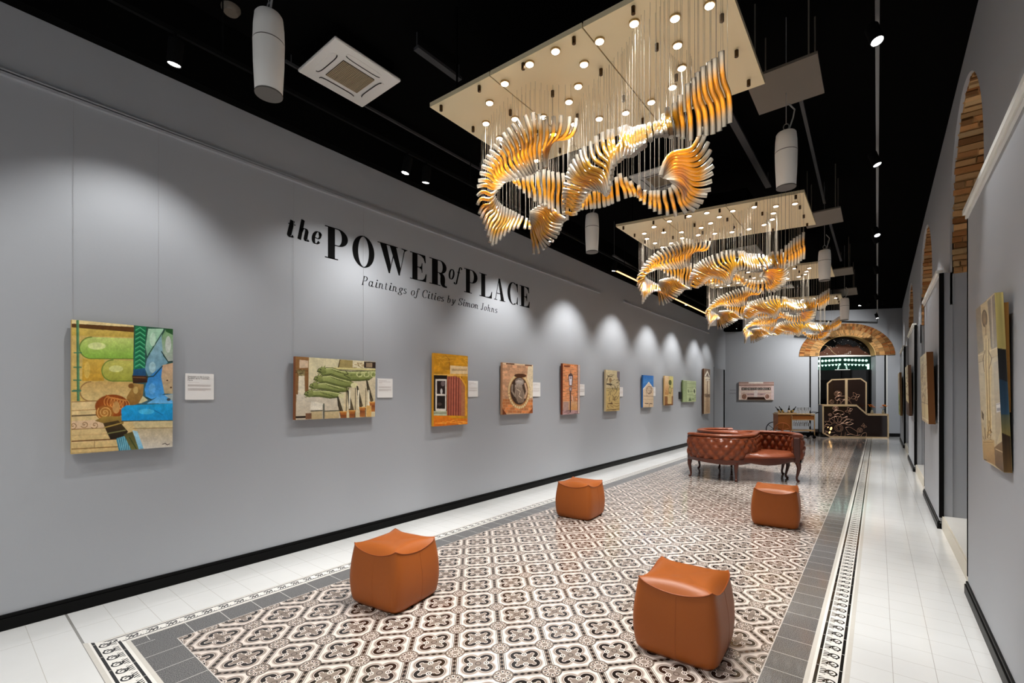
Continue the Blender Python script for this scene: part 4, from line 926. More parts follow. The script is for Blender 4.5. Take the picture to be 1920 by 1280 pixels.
TUBE_KEYS = {
 'A': [[(-1.725,2.92,3.521),(-1.729,2.928,3.333),(-2.049,2.952,3.548),(-2.054,2.96,3.346)],[(-1.817,2.86,3.549),(-1.828,2.876,3.371),(-1.989,2.924,3.463),(-2.0,2.94,3.276)],[(-1.908,2.8,3.544),(-1.899,2.82,3.364),(-1.995,2.88,3.421),(-1.986,2.9,3.234)],[(-1.957,2.7,3.546),(-1.941,2.732,3.347),(-2.056,2.828,3.424),(-2.039,2.86,3.213)],[(-2.081,2.68,3.525),(-1.98,2.716,3.333),(-2.165,2.824,3.403),(-2.059,2.86,3.202)],[(-2.236,2.7,3.493),(-2.127,2.736,3.328),(-2.278,2.844,3.389),(-2.164,2.88,3.219)],[(-2.415,2.75,3.441),(-2.282,2.786,3.339),(-2.458,2.894,3.359),(-2.319,2.93,3.254)],[(-2.542,2.8,3.379),(-2.43,2.836,3.324),(-2.559,2.944,3.347),(-2.444,2.98,3.291)],[(-2.671,2.88,3.277),(-2.573,2.91,3.291),(-2.639,3.0,3.279),(-2.54,3.03,3.293)],[(-2.72,2.93,3.228),(-2.667,2.958,3.291),(-2.667,3.042,3.234),(-2.614,3.07,3.297)],[(-2.752,2.97,3.176),(-2.74,2.996,3.264),(-2.685,3.074,3.204),(-2.673,3.1,3.292)],[(-2.761,3.0,3.106),(-2.745,3.028,3.209),(-2.716,3.112,3.184),(-2.699,3.14,3.288)],[(-2.728,3.02,3.017),(-2.713,3.056,3.135),(-2.742,3.164,3.154),(-2.725,3.2,3.276)],[(-2.704,3.05,2.907),(-2.699,3.09,3.069),(-2.74,3.21,3.101),(-2.733,3.25,3.268)],[(-2.75,3.16,2.862),(-2.754,3.192,3.054),(-2.737,3.288,3.063),(-2.74,3.32,3.26)],[(-2.75,3.27,2.943),(-2.734,3.296,3.091),(-2.744,3.374,3.104),(-2.727,3.4,3.255)],[(-2.721,3.36,3.027),(-2.699,3.384,3.125),(-2.744,3.456,3.153),(-2.721,3.48,3.252)],[(-2.689,3.46,3.089),(-2.676,3.476,3.149),(-2.703,3.524,3.167),(-2.69,3.54,3.228)],[(-2.664,3.54,3.106),(-2.66,3.552,3.156),(-2.688,3.588,3.173),(-2.683,3.6,3.224)],[(-2.649,3.6,3.119),(-2.653,3.612,3.158),(-2.689,3.648,3.177),(-2.693,3.66,3.216)]],
 'B': [[(-2.711,3.72,3.196),(-2.717,3.728,3.057),(-2.708,3.752,3.062),(-2.713,3.76,2.922)],[(-2.703,3.7,3.231),(-2.672,3.712,3.066),(-2.679,3.748,3.081),(-2.648,3.76,2.916)],[(-2.694,3.68,3.251),(-2.622,3.696,3.086),(-2.664,3.744,3.105),(-2.592,3.76,2.941)],[(-2.683,3.66,3.266),(-2.536,3.676,3.126),(-2.653,3.724,3.105),(-2.507,3.74,2.968)],[(-2.67,3.64,3.282),(-2.482,3.656,3.187),(-2.601,3.704,3.106),(-2.416,3.72,3.015)],[(-2.646,3.62,3.287),(-2.45,3.628,3.224),(-2.519,3.652,3.114),(-2.329,3.66,3.057)],[(-2.567,3.58,3.285),(-2.39,3.58,3.241),(-2.425,3.58,3.123),(-2.255,3.58,3.083)],[(-2.426,3.52,3.277),(-2.288,3.516,3.184),(-2.301,3.504,3.153),(-2.168,3.5,3.064)]],
 'D': [[(-2.534,3.2,3.421),(-2.533,3.204,3.389),(-2.511,3.216,3.394),(-2.51,3.22,3.362)],[(-2.439,3.22,3.416),(-2.443,3.226,3.349),(-2.445,3.244,3.357),(-2.45,3.25,3.289)],[(-2.368,3.25,3.428),(-2.373,3.256,3.313),(-2.351,3.274,3.315),(-2.355,3.28,3.199)],[(-2.261,3.28,3.447),(-2.267,3.288,3.297),(-2.268,3.312,3.306),(-2.274,3.32,3.153)],[(-2.183,3.3,3.413),(-2.17,3.31,3.248),(-2.225,3.34,3.272),(-2.212,3.35,3.104)],[(-2.141,3.32,3.402),(-2.129,3.332,3.229),(-2.186,3.368,3.255),(-2.173,3.38,3.079)],[(-2.104,3.34,3.392),(-2.094,3.356,3.221),(-2.158,3.404,3.254),(-2.147,3.42,3.079)],[(-2.048,3.34,3.372),(-2.062,3.364,3.189),(-2.121,3.436,3.229),(-2.136,3.46,3.038)]],
 'C': [[(-2.173,3.45,3.102),(-2.099,3.44,3.092),(-2.078,3.41,3.055),(-2.006,3.4,3.045)],[(-2.14,3.4,3.144),(-2.052,3.392,3.133),(-2.038,3.368,3.061),(-1.954,3.36,3.052)],[(-2.114,3.36,3.202),(-2.005,3.348,3.177),(-1.987,3.312,3.105),(-1.884,3.3,3.083)],[(-2.085,3.32,3.244),(-1.961,3.304,3.183),(-1.933,3.256,3.156),(-1.815,3.24,3.099)],[(-2.024,3.26,3.306),(-1.884,3.24,3.202),(-1.842,3.18,3.181),(-1.712,3.16,3.084)],[(-1.932,3.18,3.345),(-1.821,3.156,3.161),(-1.683,3.084,3.168),(-1.583,3.06,2.996)],[(-1.829,3.1,3.358),(-1.762,3.08,3.144),(-1.583,3.02,3.131),(-1.522,3.0,2.932)],[(-1.729,3.04,3.363),(-1.698,3.024,3.16),(-1.509,2.976,3.13),(-1.482,2.96,2.939)],[(-1.653,3.0,3.359),(-1.636,2.988,3.176),(-1.475,2.952,3.143),(-1.46,2.94,2.968)],[(-1.593,2.98,3.368),(-1.586,2.968,3.197),(-1.448,2.932,3.157),(-1.442,2.92,2.992)],[(-1.531,2.96,3.365),(-1.525,2.948,3.204),(-1.435,2.912,3.167),(-1.429,2.9,3.012)],[(-1.475,2.94,3.354),(-1.469,2.928,3.208),(-1.419,2.892,3.178),(-1.414,2.88,3.036)],[(-1.433,2.92,3.333),(-1.427,2.908,3.203),(-1.396,2.872,3.178),(-1.39,2.86,3.051)],[(-1.376,2.9,3.313),(-1.331,2.884,3.184),(-1.384,2.836,3.17),(-1.338,2.82,3.045)],[(-1.313,2.88,3.299),(-1.337,2.856,3.198),(-1.25,2.784,3.127),(-1.273,2.76,3.029)],[(-1.266,2.86,3.251),(-1.251,2.824,3.143),(-1.198,2.716,3.079),(-1.182,2.68,2.976)],[(-1.212,2.83,3.232),(-1.192,2.784,3.127),(-1.133,2.646,3.047),(-1.114,2.6,2.948)],[(-1.163,2.81,3.21),(-1.141,2.756,3.116),(-1.069,2.594,3.02),(-1.047,2.54,2.932)],[(-1.121,2.79,3.197),(-1.098,2.732,3.114),(-1.019,2.558,3.009),(-0.996,2.5,2.931)],[(-1.071,2.76,3.172),(-1.05,2.708,3.104),(-0.981,2.552,3.009),(-0.961,2.5,2.944)],[(-1.027,2.72,3.146),(-1.012,2.68,3.083),(-0.958,2.56,3.009),(-0.943,2.52,2.949)],[(-0.958,2.65,3.165),(-0.945,2.636,3.071),(-0.922,2.594,3.044),(-0.909,2.58,2.952)],[(-0.897,2.6,3.145),(-0.897,2.6,3.055),(-0.876,2.6,3.048),(-0.876,2.6,2.958)],[(-0.852,2.56,3.153),(-0.858,2.576,3.044),(-0.858,2.624,3.067),(-0.863,2.64,2.955)],[(-0.804,2.54,3.186),(-0.814,2.572,3.052),(-0.829,2.668,3.104),(-0.839,2.7,2.96)],[(-0.769,2.53,3.197),(-0.782,2.57,3.065),(-0.787,2.69,3.127),(-0.799,2.73,2.984)],[(-0.751,2.53,3.219),(-0.765,2.576,3.077),(-0.758,2.714,3.146),(-0.77,2.76,2.991)],[(-0.725,2.54,3.245),(-0.74,2.592,3.095),(-0.73,2.748,3.174),(-0.744,2.8,3.008)],[(-0.695,2.55,3.262),(-0.711,2.606,3.111),(-0.703,2.774,3.197),(-0.717,2.83,3.028)],[(-0.673,2.56,3.276),(-0.689,2.62,3.13),(-0.685,2.8,3.225),(-0.7,2.86,3.06)],[(-0.639,2.56,3.298),(-0.655,2.624,3.148),(-0.656,2.816,3.252),(-0.671,2.88,3.081)]],
 'E': [[(-1.904,3.36,3.139),(-1.908,3.368,3.09),(-1.947,3.392,3.11),(-1.952,3.4,3.061)],[(-1.854,3.34,3.174),(-1.85,3.348,3.103),(-1.855,3.372,3.113),(-1.852,3.38,3.042)],[(-1.791,3.32,3.18),(-1.796,3.328,3.098),(-1.805,3.352,3.108),(-1.81,3.36,3.025)],[(-1.707,3.3,3.179),(-1.701,3.308,3.088),(-1.718,3.332,3.1),(-1.711,3.34,3.008)],[(-1.622,3.26,3.158),(-1.619,3.272,3.074),(-1.636,3.308,3.091),(-1.633,3.32,3.006)],[(-1.562,3.24,3.162),(-1.558,3.252,3.075),(-1.576,3.288,3.092),(-1.572,3.3,3.004)],[(-1.512,3.2,3.161),(-1.512,3.22,3.073),(-1.511,3.28,3.099),(-1.51,3.3,3.009)],[(-1.479,3.22,3.13),(-1.473,3.24,3.06),(-1.484,3.3,3.088),(-1.476,3.32,3.017)],[(-1.456,3.26,3.11),(-1.45,3.276,3.054),(-1.454,3.324,3.076),(-1.449,3.34,3.019)],[(-1.407,3.3,3.082),(-1.409,3.316,3.04),(-1.44,3.364,3.065),(-1.442,3.38,3.022)],[(-1.411,3.32,3.062),(-1.41,3.34,3.023),(-1.441,3.4,3.051),(-1.44,3.42,3.011)],[(-1.367,3.32,3.036),(-1.378,3.346,2.996),(-1.415,3.424,3.032),(-1.426,3.45,2.99)],[(-1.327,3.33,3.026),(-1.337,3.356,2.971),(-1.374,3.434,3.007),(-1.384,3.46,2.949)],[(-1.267,3.33,3.014),(-1.279,3.36,2.938),(-1.302,3.45,2.974),(-1.313,3.48,2.894)],[(-1.229,3.34,3.007),(-1.236,3.372,2.925),(-1.253,3.468,2.962),(-1.26,3.5,2.876)],[(-1.187,3.34,3.016),(-1.178,3.376,2.919),(-1.212,3.484,2.964),(-1.202,3.52,2.862)],[(-1.166,3.34,3.031),(-1.12,3.376,2.93),(-1.176,3.484,2.971),(-1.128,3.52,2.866)],[(-1.157,3.3,3.04),(-1.057,3.34,2.954),(-1.163,3.46,2.949),(-1.059,3.5,2.861)],[(-1.165,3.28,3.05),(-1.037,3.316,2.997),(-1.118,3.424,2.946),(-0.987,3.46,2.895)],[(-1.172,3.24,3.047),(-1.03,3.28,3.02),(-1.095,3.4,2.952),(-0.953,3.44,2.927)],[(-1.172,3.2,3.037),(-1.025,3.24,3.049),(-1.065,3.36,2.932),(-0.918,3.4,2.947)],[(-1.177,3.18,3.031),(-1.034,3.218,3.069),(-1.045,3.332,2.951),(-0.903,3.37,2.991)],[(-1.176,3.16,3.024),(-1.037,3.196,3.084),(-1.025,3.304,2.967),(-0.889,3.34,3.03)],[(-1.172,3.14,3.015),(-1.042,3.174,3.102),(-1.004,3.276,2.975),(-0.878,3.31,3.064)],[(-1.168,3.12,3.006),(-1.064,3.152,3.13),(-0.979,3.248,2.976),(-0.879,3.28,3.101)],[(-1.161,3.1,2.998),(-1.075,3.13,3.147),(-0.963,3.22,2.998),(-0.88,3.25,3.146)],[(-1.156,3.08,2.99),(-1.085,3.108,3.159),(-0.955,3.192,3.021),(-0.887,3.22,3.188)],[(-1.148,3.06,2.983),(-1.096,3.086,3.169),(-0.951,3.164,3.044),(-0.901,3.19,3.227)],[(-1.144,3.05,2.978),(-1.11,3.072,3.185),(-0.946,3.138,3.067),(-0.913,3.16,3.27)]],
}
# ------------------------------------------------------------------ chandeliers
M_plate = mat('champagne_plate', rgb(240,223,184), .38, metal=.15, spec=.4)
M_stud = mat('bronze_stud', rgb(70,52,30), .3, metal=.8)
M_bulb = mat('lit_downlight', rgb(255,250,240), .4, emit=(1,.93,.82,1), estr=14)
M_rimm = mat('brass_rim', rgb(190,160,110), .3, metal=.6)
M_wire = mat('fine_wire', rgb(150,142,130), .4, metal=.5)

GT = (.54, .67)
def glass_material():
    """hollow glass rods, clear at both ends and amber in the middle"""
    m = bpy.data.materials.new('amber_glass'); m.use_nodes = True; nt = m.node_tree; nt.nodes.clear(); N = nt.nodes.new; L = nt.links.new
    out = N('ShaderNodeOutputMaterial'); vc = N('ShaderNodeVertexColor'); vc.layer_name = 'Col'
    tr = N('ShaderNodeBsdfTransparent'); tl = N('ShaderNodeBsdfTranslucent'); df = N('ShaderNodeBsdfDiffuse'); gl = N('ShaderNodeBsdfGlossy'); gl.inputs['Roughness'].default_value = .06
    gm = N('ShaderNodeGamma'); gm.inputs[1].default_value = .55; L(vc.outputs['Color'], gm.inputs[0])
    L(gm.outputs[0], tr.inputs['Color']); L(vc.outputs['Color'], tl.inputs['Color']); L(vc.outputs['Color'], df.inputs['Color'])
    a = N('ShaderNodeMixShader'); a.inputs[0].default_value = .5; L(tl.outputs[0], a.inputs[1]); L(df.outputs[0], a.inputs[2])
    sb = N('ShaderNodeSeparateColor'); L(vc.outputs['Color'], sb.inputs[0]); mr = N('ShaderNodeMapRange'); mr.inputs[1].default_value = .02; mr.inputs[2].default_value = .70; mr.inputs[3].default_value = GT[0]; mr.inputs[4].default_value = GT[1]; L(sb.outputs[2], mr.inputs[0])
    b = N('ShaderNodeMixShader'); L(mr.outputs[0], b.inputs[0]); L(a.outputs[0], b.inputs[1]); L(tr.outputs[0], b.inputs[2])
    fr = N('ShaderNodeFresnel'); fr.inputs['IOR'].default_value = 1.5
    ad = N('ShaderNodeMath'); ad.operation = 'MULTIPLY_ADD'; ad.inputs[1].default_value = 1.0; ad.inputs[2].default_value = .08; L(fr.outputs[0], ad.inputs[0])
    c = N('ShaderNodeMixShader'); L(ad.outputs[0], c.inputs[0]); L(b.outputs[0], c.inputs[1]); L(gl.outputs[0], c.inputs[2])
    L(c.outputs[0], out.inputs[0]); return m
M_glass = glass_material()
BULBS = [(0.099, 0.337), (0.073, 0.532), (0.082, 0.737), (0.089, 0.945), (0.194, 0.182), (0.207, 0.41), (0.171, 0.833), (0.304, 0.095), (0.299, 0.501), (0.265, 0.712), (0.425, 0.049), (0.369, 0.691), (0.424, 0.463), (0.521, 0.05), (0.493, 0.369), (0.462, 0.734), (0.562, 0.226), (0.558, 0.777), (0.647, 0.124), (0.658, 0.766), (0.756, 0.119), (0.747, 0.703), (0.803, 0.571), (0.825, 0.389), (0.854, 0.205), (0.943, 0.225)]
STUDS = [(.04 + .184*i, .03 + .293*j) for i in range(6) for j in range(4)]
ZP = 3.80
def catmull(K, k, t):
    p0, p1, p2, p3 = K[max(k-1, 0)], K[k], K[k+1], K[min(k+2, len(K)-1)]
    return .5*((2*p1) + (p2-p0)*t + (2*p0-5*p1+4*p2-p3)*t*t + (3*p1-p0-3*p2+p3)*t**3)
RODS = []
for nm in ('A', 'B', 'D', 'C', 'E'):
    K = np.array(TUBE_KEYS[nm])
    for k in range(len(K)-1):
        d = max(np.linalg.norm(K[k+1][0]-K[k][0]), np.linalg.norm(K[k+1][3]-K[k][3])); n = max(1, round(d/.058))
        for i in range(n): RODS.append(catmull(K, k, i/n))
    RODS.append(K[-1])
def rod_mesh(mb, B, r=.0158, ns=16, n=8):
    B = [B[0], B[0] + (B[1]-B[0])*1.45, B[3] + (B[2]-B[3])*1.45, B[3]]
    pts = []
    for i in range(ns+1):
        t = i/ns; pts.append(B[0]*(1-t)**3 + 3*B[1]*t*(1-t)**2 + 3*B[2]*t*t*(1-t) + B[3]*t**3)
    o = len(mb.v); mb.tube(pts, r, n, caps=True)
    clear, amber = np.array((.86, .80, .70)), np.array((.93, .47, .04))
    for i in range(ns+1):
        t = i/ns; w = min(1, max(0, (min(t, 1-t)-.03)/.17)); w = w*w*(3-2*w); c = clear*(1-w) + amber*w
        mb.c += [(*c, 1)]*n
    return pts
def chandelier(y0, shear, label, first=None, dy=0.0):
    root = thing('chandelier', (-1.72, 3.1 + dy, ZP), label, 'chandelier', None)
    O = Vector(root.location)
    def pp(u, v, z=0): return Vector((-2.8 + 2.15*u, y0 + shear*u + 1.26*v, ZP + z)) - O
    for a, b in ((0, .283), (.287, .628), (.632, 1)):
        m = MB(); m.prism([pp(a,0), pp(b,0), pp(b,1), pp(a,1)], (0,0,.035)); m.build('ceiling_plate', M_plate, root)
    m = MB(); m.prism([pp(.3,.3,.035), pp(.7,.3,.035), pp(.7,.7,.035), pp(.3,.7,.035)], (0,0,.3)); m.build('mounting_box', M_black, root)
    for u, v in ((.08,.1),(.92,.1),(.92,.9),(.08,.9)): m = MB(); m.tube([pp(u,v,.03), pp(u,v,.81)], .008, 6); m.build('hanger_rod', M_black, root)
    for u, v in STUDS:
        m = MB(); m.lathe([(.0,-.045),(.013,-.043),(.013,0)], pp(u,v), 8); m.build('fixing_stud', M_stud, root, smooth=True, auto=40)
    for u, v in BULBS:
        m = MB(); m.lathe([(.034,-.012),(.034,0)], pp(u,v), 14); b = m.build('downlight', M_rimm, root)
        m = MB(); m.lathe([(.0,-.014),(.026,-.014),(.027,-.0125)], pp(u,v), 14); m.build('lens', M_bulb, b)
        l = bpy.data.lights.new('down_beam', 'SPOT'); l.energy = BULB_W; l.spot_size = math.radians(92); l.spot_blend = .8; l.color = (1, .975, .94); l.shadow_soft_size = .03
        lo = bpy.data.objects.new('down_beam', l); COL.objects.link(lo); lo.location = O + pp(u, v, -.03)
    if first is None:
        order = sorted(range(len(RODS)), key=lambda i: -np.linalg.norm(RODS[i][3]-RODS[i][0])/np.linalg.norm(RODS[i].mean(0) - np.array((0,0,1.5))))
        rest = MB(); rest.c = []; wires = []
        for q, i in enumerate(order):
            B = RODS[i] - np.array(O)
            m = MB() if q < 100 else rest
            if q < 100: m.c = []
            pts = rod_mesh(m, B)
            if q < 100: m.build('glass_rod', M_glass, root, smooth=True, auto=60)
            wires += [pts[4], pts[10]]
        rest.build('glass_rod', M_glass, root, smooth=True, auto=60)['kind'] = 'stuff'
        rest = MB()
        for q, p_ in enumerate(wires):
            m = MB() if q < 100 else rest
            m.tube([p_, (p_[0], p_[1], 0)], .001, 4, caps=False)
            if q < 100: m.build('wire', M_wire, root)
        rest.build('wire', M_wire, root)['kind'] = 'stuff'
    else:
        for ch in list(first.children):
            if ch.name.split('.')[0] in ('glass_rod', 'wire'):
                c = ch.copy(); COL.objects.link(c); c.parent = root
    return root
BULB_W = 40.0; BACK_FILL_W = 62.0
ch1 = chandelier(2.46, .10, 'nearest and largest chandelier of curling amber glass rods under a champagne ceiling plate')
chandelier(5.80, .35, 'second nearest amber glass chandelier, its whole plate and spotlights showing', ch1, 3.42)
chandelier(9.20, .45, 'third amber glass chandelier from the camera, overlapping the two beside it', ch1, 6.85)
chandelier(12.55, .45, 'farthest amber glass chandelier, hanging lowest in view before the brick arch', ch1, 10.2)

# grey brown boards behind the chandelier plates
M_board = mat('grey_brown_panel', rgb(106,98,88), .6)
for (x0, y0, x1, y1), lab in (((-.82, 3.99, -.34, 4.55), 'grey brown ceiling board behind the nearest chandelier plate'), ((-.82, 7.46, -.38, 8.1), 'grey brown ceiling board behind the second chandelier plate'), ((-.84, 11.1, -.38, 11.75), 'grey brown ceiling board behind the third chandelier plate'), ((-1.0, 13.3, -.38, 14.2), 'grey brown ceiling board nearest the end wall')):
    m = MB(); m.box(x0, y0, 3.98, x1, y1, 4.0); [m.tube([(x, y, 4.0), (x, y, 4.6)], .006, 5) for x in (x0+.06, x1-.06) for y in (y0+.06, y1-.06)]; tag(m.build('ceiling_board', M_board), lab, 'ceiling panel')

# ------------------------------------------------------------------ track lighting
M_fix = mat('black_fixture', (.004,.004,.004,1), .8, spec=.08)
M_lamp = mat('lit_track_lens', rgb(255,255,255), .4, emit=(1,.98,.95,1), estr=10)
M_steel = mat('grey_steel', rgb(120,120,122), .4, metal=.4)
def track(x, y0, y1, z, label, zc=4.6, mtl=None):
    root = thing('lighting_track', (x, y0, z), label, 'lighting track')
    m = MB(); m.box(-.012, 0, 0, .012, y1-y0, .03); m.build('rail', mtl or M_fix, root)
    y = .3
    while y < y1-y0: m = MB(); m.tube([(0, y, .03), (0, y, zc - z + .01)], .005, 6); m.build('hanger_rod', M_fix, root); y += 2.4
    return root
def track_lamp(loc, aim, label, watts, size, blend=.4, soft=.02, group=None, ztrack=None, col=(1,.995,.98), head=None):
    root = thing('track_spotlight', loc, label, 'spotlight', group)
    d = (Vector(head or aim) - Vector(loc)).normalized(); R = d.to_track_quat('-Z', 'Y').to_matrix().to_4x4()
    m = MB(); m.lathe([(.0,.15),(.036,.148),(.04,.14),(.04,.0),(.036,-.002),(.034,.006),(.0,.008)], n=16, M=R); m.build('lamp_head', M_fix, root, smooth=True, auto=40)
    m = MB(); m.lathe([(.0,.003),(.034,.003),(.0341,.0035)], n=16, M=R); m.build('lens', M_lamp, root)
    m = MB(); p = R @ Vector((0, 0, .09)); m.tube([p, (p.x, p.y, (ztrack - loc[2]) if ztrack else .2)], .009, 6); m.build('stem', M_fix, root)
    l = bpy.data.lights.new('spot_beam', 'SPOT'); l.energy = watts; l.spot_size = math.radians(size); l.spot_blend = blend; l.color = col; l.shadow_soft_size = soft
    lo = bpy.data.objects.new('spot_beam', l); COL.objects.link(lo); lo.location = Vector(loc) + d*.03; d = (Vector(aim) - Vector(loc)).normalized(); lo.rotation_euler = d.to_track_quat('-Z', 'Y').to_euler()
    return root
track(-3.44, -1.5, 16.0, 3.76, 'long black lighting track along the left wall')
LEFT = [(.93, .86, 'drainpipe painting'), (2.73, 2.35, 'gargoyle painting'), (2.98, 3.1, 'gap between gargoyle and ochre wall paintings'), (5.18, 5.2, 'round stone relief painting'), (7.06, 7.06, 'street lantern painting'), (8.91, 8.9, 'beige street painting'), (10.78, 10.75, 'blue sky gable painting'), (12.53, 12.4, 'clipped tree painting'), (14.45, 14.4, 'pale green painting'), (15.6, 15.6, 'tall narrow column painting')]
for k, (y, ya, what) in enumerate(LEFT):
    track_lamp((-3.45, y, 3.57), (XL, ya, 1.8), 'black track spotlight aimed at the ' + what, LW[k] if k < len(LW) else 100, 88, .75, .008, ztrack=3.765, head=(-3.62, ya*.4+y*.6, 2.6))
track(.0, 3.8, 18.6, 4.06, 'long black lighting track near the right wall', mtl=M_steel)
RIGHT = [(3.95, 'robed statue painting', 3.3, 1.6), (6.07, 'first brick niche', 5.9, 2.2), (8.76, 'carved stone panel painting', 7.7, 1.6), (9.2, 'second brick niche', 9.6, 2.2), (11.5, 'pale tower painting', 12.5, 1.6), (14.67, 'third brick niche', 15.2, 2.0), (18.2, 'pale house painting', 17.9, 1.5)]
for y, what, ya, za in RIGHT:
    track_lamp((.0, y, 3.88), (XP(ya), ya, za), 'black track spotlight aimed at the ' + what + ', right track', 46, 64, .6, ztrack=4.07)
# track along the end wall
a, b = on_end(1528, 601.5, 1.2), on_end(1645, 604.5, 1.2)
root = thing('lighting_track', a, 'black lighting track hanging level in front of the end wall', 'lighting track')
m = MB(); d = (b-a); m.tube([(0,0,0), d], .035, 6); m.build('rail', M_fix, root); 
for q in (d, Vector((0,0,0))): m = MB(); m.tube([q, Vector((q.x, q.y, 4.61 - a.z))], .012, 6); m.build('hanger_rod', M_fix, root)
ENDTRACK = (a, b)
# extra spotlights added to brighten the far end, off the track itself
for t, aim, what, wt in ((.12, EP(-3.6, 1.9), 'end wall picture', 230), (.38, EP(-2.2, 1.2), 'drinks trolley', 200), (.62, EP(-1.2, 3.3), 'brick arch', 110), (.85, EP(-.4, 1.6), 'reception counter', 190), (.5, Vector((-1.3, 17.6, 0)), 'tiled floor before the counter', 170)):
    p_ = ENDTRACK[0].lerp(ENDTRACK[1], t) + EN*.9; p_.z = 4.4
    track_lamp(p_, aim, 'added small spotlight by the end wall aimed at the ' + what, wt*.85, 95, .9, ztrack=4.61)
# added fill spots behind the camera, unseen and without fixtures, for the near floor
for x in (-3.2, -2.2, -1.2, -.3):
    for y in (-1.7, -.5):
        l = bpy.data.lights.new('down_beam', 'SPOT'); l.energy = BACK_FILL_W; l.spot_size = math.radians(120); l.spot_blend = .7; l.color = (1, .97, .93); l.shadow_soft_size = .06
        lo = bpy.data.objects.new('down_beam', l); COL.objects.link(lo); lo.location = (x, y, 3.75)
# warm light strip on the left bulkhead
M_strip = mat('warm_led_strip', rgb(255,190,120), .5, emit=(1,.52,.2,1), estr=2.2)
root = thing('led_strip', (-3.365, 7.0, 3.535), 'warm orange light strip running below the left bulkhead', 'light strip')
m = MB(); m.box(-.012, 0, 0, .012, 5.2, .012); m.build('glowing_tube', M_strip, root); m = MB(); m.box(-.02, 0, .012, .02, 5.2, .05); m.build('channel', M_fix, root)
for y in (.3, 2.6, 4.9): m = MB(); m.tube([(0, y, .05), (0, y, 1.075)], .005, 5); m.build('hanger_rod', M_fix, root)

# ------------------------------------------------------------------ ceiling services
M_white = mat('white_plastic', rgb(248,244,238), .45)
M_grille = mat('air_grille', rgb(190,170,140), .5); M_slot = mat('dark_slot', (.02,.016,.012,1), .7)
def cassette(x0, y0, x1, y1, label, z=4.42):
    root = thing('ceiling_air_conditioner', ((x0+x1)/2, (y0+y1)/2, z), label, 'air conditioner')
    a, b = (x1-x0)/2, (y1-y0)/2
    m = MB(); m.prism([(-a,-b,0),(a,-b,0),(a,b,0),(-a,b,0)], (0,0,.03)); m.build('panel', M_white, root, bevel=.012)
    m = MB(); m.box(-a*.85,-b*.85,.03,a*.85,b*.85,.19); m.build('casing', M_black, root)
    m = MB(); m.box(-a*.47,-b*.47,-.004,a*.47,b*.47,.002); g = m.build('grille', M_slot, root)
    m = MB()
    for k in range(24):
        y = -b*.46 + k*b*.92/23; m.box(-a*.46, y, -.009, a*.46, y + b*.022, -.004)
    m.build('slats', M_grille, g)
    for sx, sy in ((0,-1),(0,1),(-1,0),(1,0)):
        f = MB(); q = []
        for k in range(20):
            t = 2*PI*k/20; X_, Y_ = .52*math.copysign(abs(math.cos(t))**.5, math.cos(t)), .09*math.copysign(abs(math.sin(t))**.6, math.sin(t))
            q.append((a*(X_ if sy else sx*.72 + Y_), b*(sy*.72 + Y_ if sy else X_), -.004))
        f.prism(q, (0,0,.006)); f.build('air_flap', M_white, root)
        e = MB(); h = len(q)//2; idx = range(0, h+1) if (sy < 0 or sx < 0) else range(h, 2*h+1)
        side = [q[i % 20] for i in range(20) if (q[i % 20][1] > sy*.72*b if sy < 0 else q[i % 20][1] < sy*.72*b) ] if sy else [q[i] for i in range(20) if (q[i][0] > sx*.72*a if sx < 0 else q[i][0] < sx*.72*a)]
        side = sorted(side, key=lambda p_: p_[0] if sy else p_[1])
        e.tube([(p_[0], p_[1], -.005) for p_ in side], .005, 4); e.build('slot', M_slot, root)
    return root
k = (4.42-1.5)/2.4
def cas(pts, label):
    P = [on_z(x, y, 4.42) for x, y in pts]; xs = [p_[0] for p_ in P]; ys = [p_[1] for p_ in P]
    return cassette(min(xs), min(ys), max(xs), max(ys), label)
cas([(628,72),(750,152),(683,200),(562,137)], 'white ceiling air conditioner nearest the camera, upper left')
c0 = on_z(1357, 470, 4.42)
for (px, py), lab in (((1392,474), 'white ceiling air conditioner seen behind the second chandelier'), ((1463,541), 'white ceiling air conditioner seen between the second and third chandeliers'), ((1240,337), 'white ceiling air conditioner seen behind the nearest chandelier')):
    x, y = on_z(px, py, 4.42); cassette(x-.32, y-.33, x+.32, y+.33, lab)
M_conduit = mat('grey_conduit', rgb(70,70,72), .6, spec=.2)
def conduit(p, q, z, label, w=.03, mtl=None):
    a, b = on_z(*p, z), on_z(*q, z); m = MB(); d = Vector((b[0]-a[0], b[1]-a[1], 0)); n = Vector((-d.y, d.x, 0)).normalized()*w/2
    A, B2 = Vector((*a, z)), Vector((*b, z)); m.prism([A-n, B2-n, B2+n, A+n], (0, 0, .025))
    for t in (.02, .98):
        c = A.lerp(B2, t); m.tube([c, c + Vector((0,0,4.67-z))], .005, 5)
    tag(m.build('cable_tray', mtl or M_conduit), label, 'cable tray')
conduit((780,92),(862,152), 4.45, 'short grey cable tray left of the nearest chandelier plate', .06)
conduit((535,117),(905,322), 4.5, 'thin grey conduit passing behind the near air conditioner', .02)
conduit((1368,218),(1441,352), 4.4, 'grey cable tray right of the nearest chandelier', .07)
conduit((1500,182),(1546,382), 4.3, 'long thin conduit hanging right of the pendant loudspeaker', .03)
conduit((1556,418),(1577,490), 4.4, 'thin conduit beyond the second chandelier plate', .035)
conduit((1150,480),(1215,520), 3.97, 'pale conduit over the bulkhead left of the second chandelier', .05)
x, y = on_z(433, 17, 4.59); m = MB(); m.lathe([(.0,-.03),(.05,-.03),(.07,0),(.07,.02)], n=20); o = m.build('smoke_detector', M_board, smooth=True, auto=40); o.location = (x, y, 4.585); tag(o, 'round grey smoke detector on the black ceiling, upper left corner', 'smoke detector')
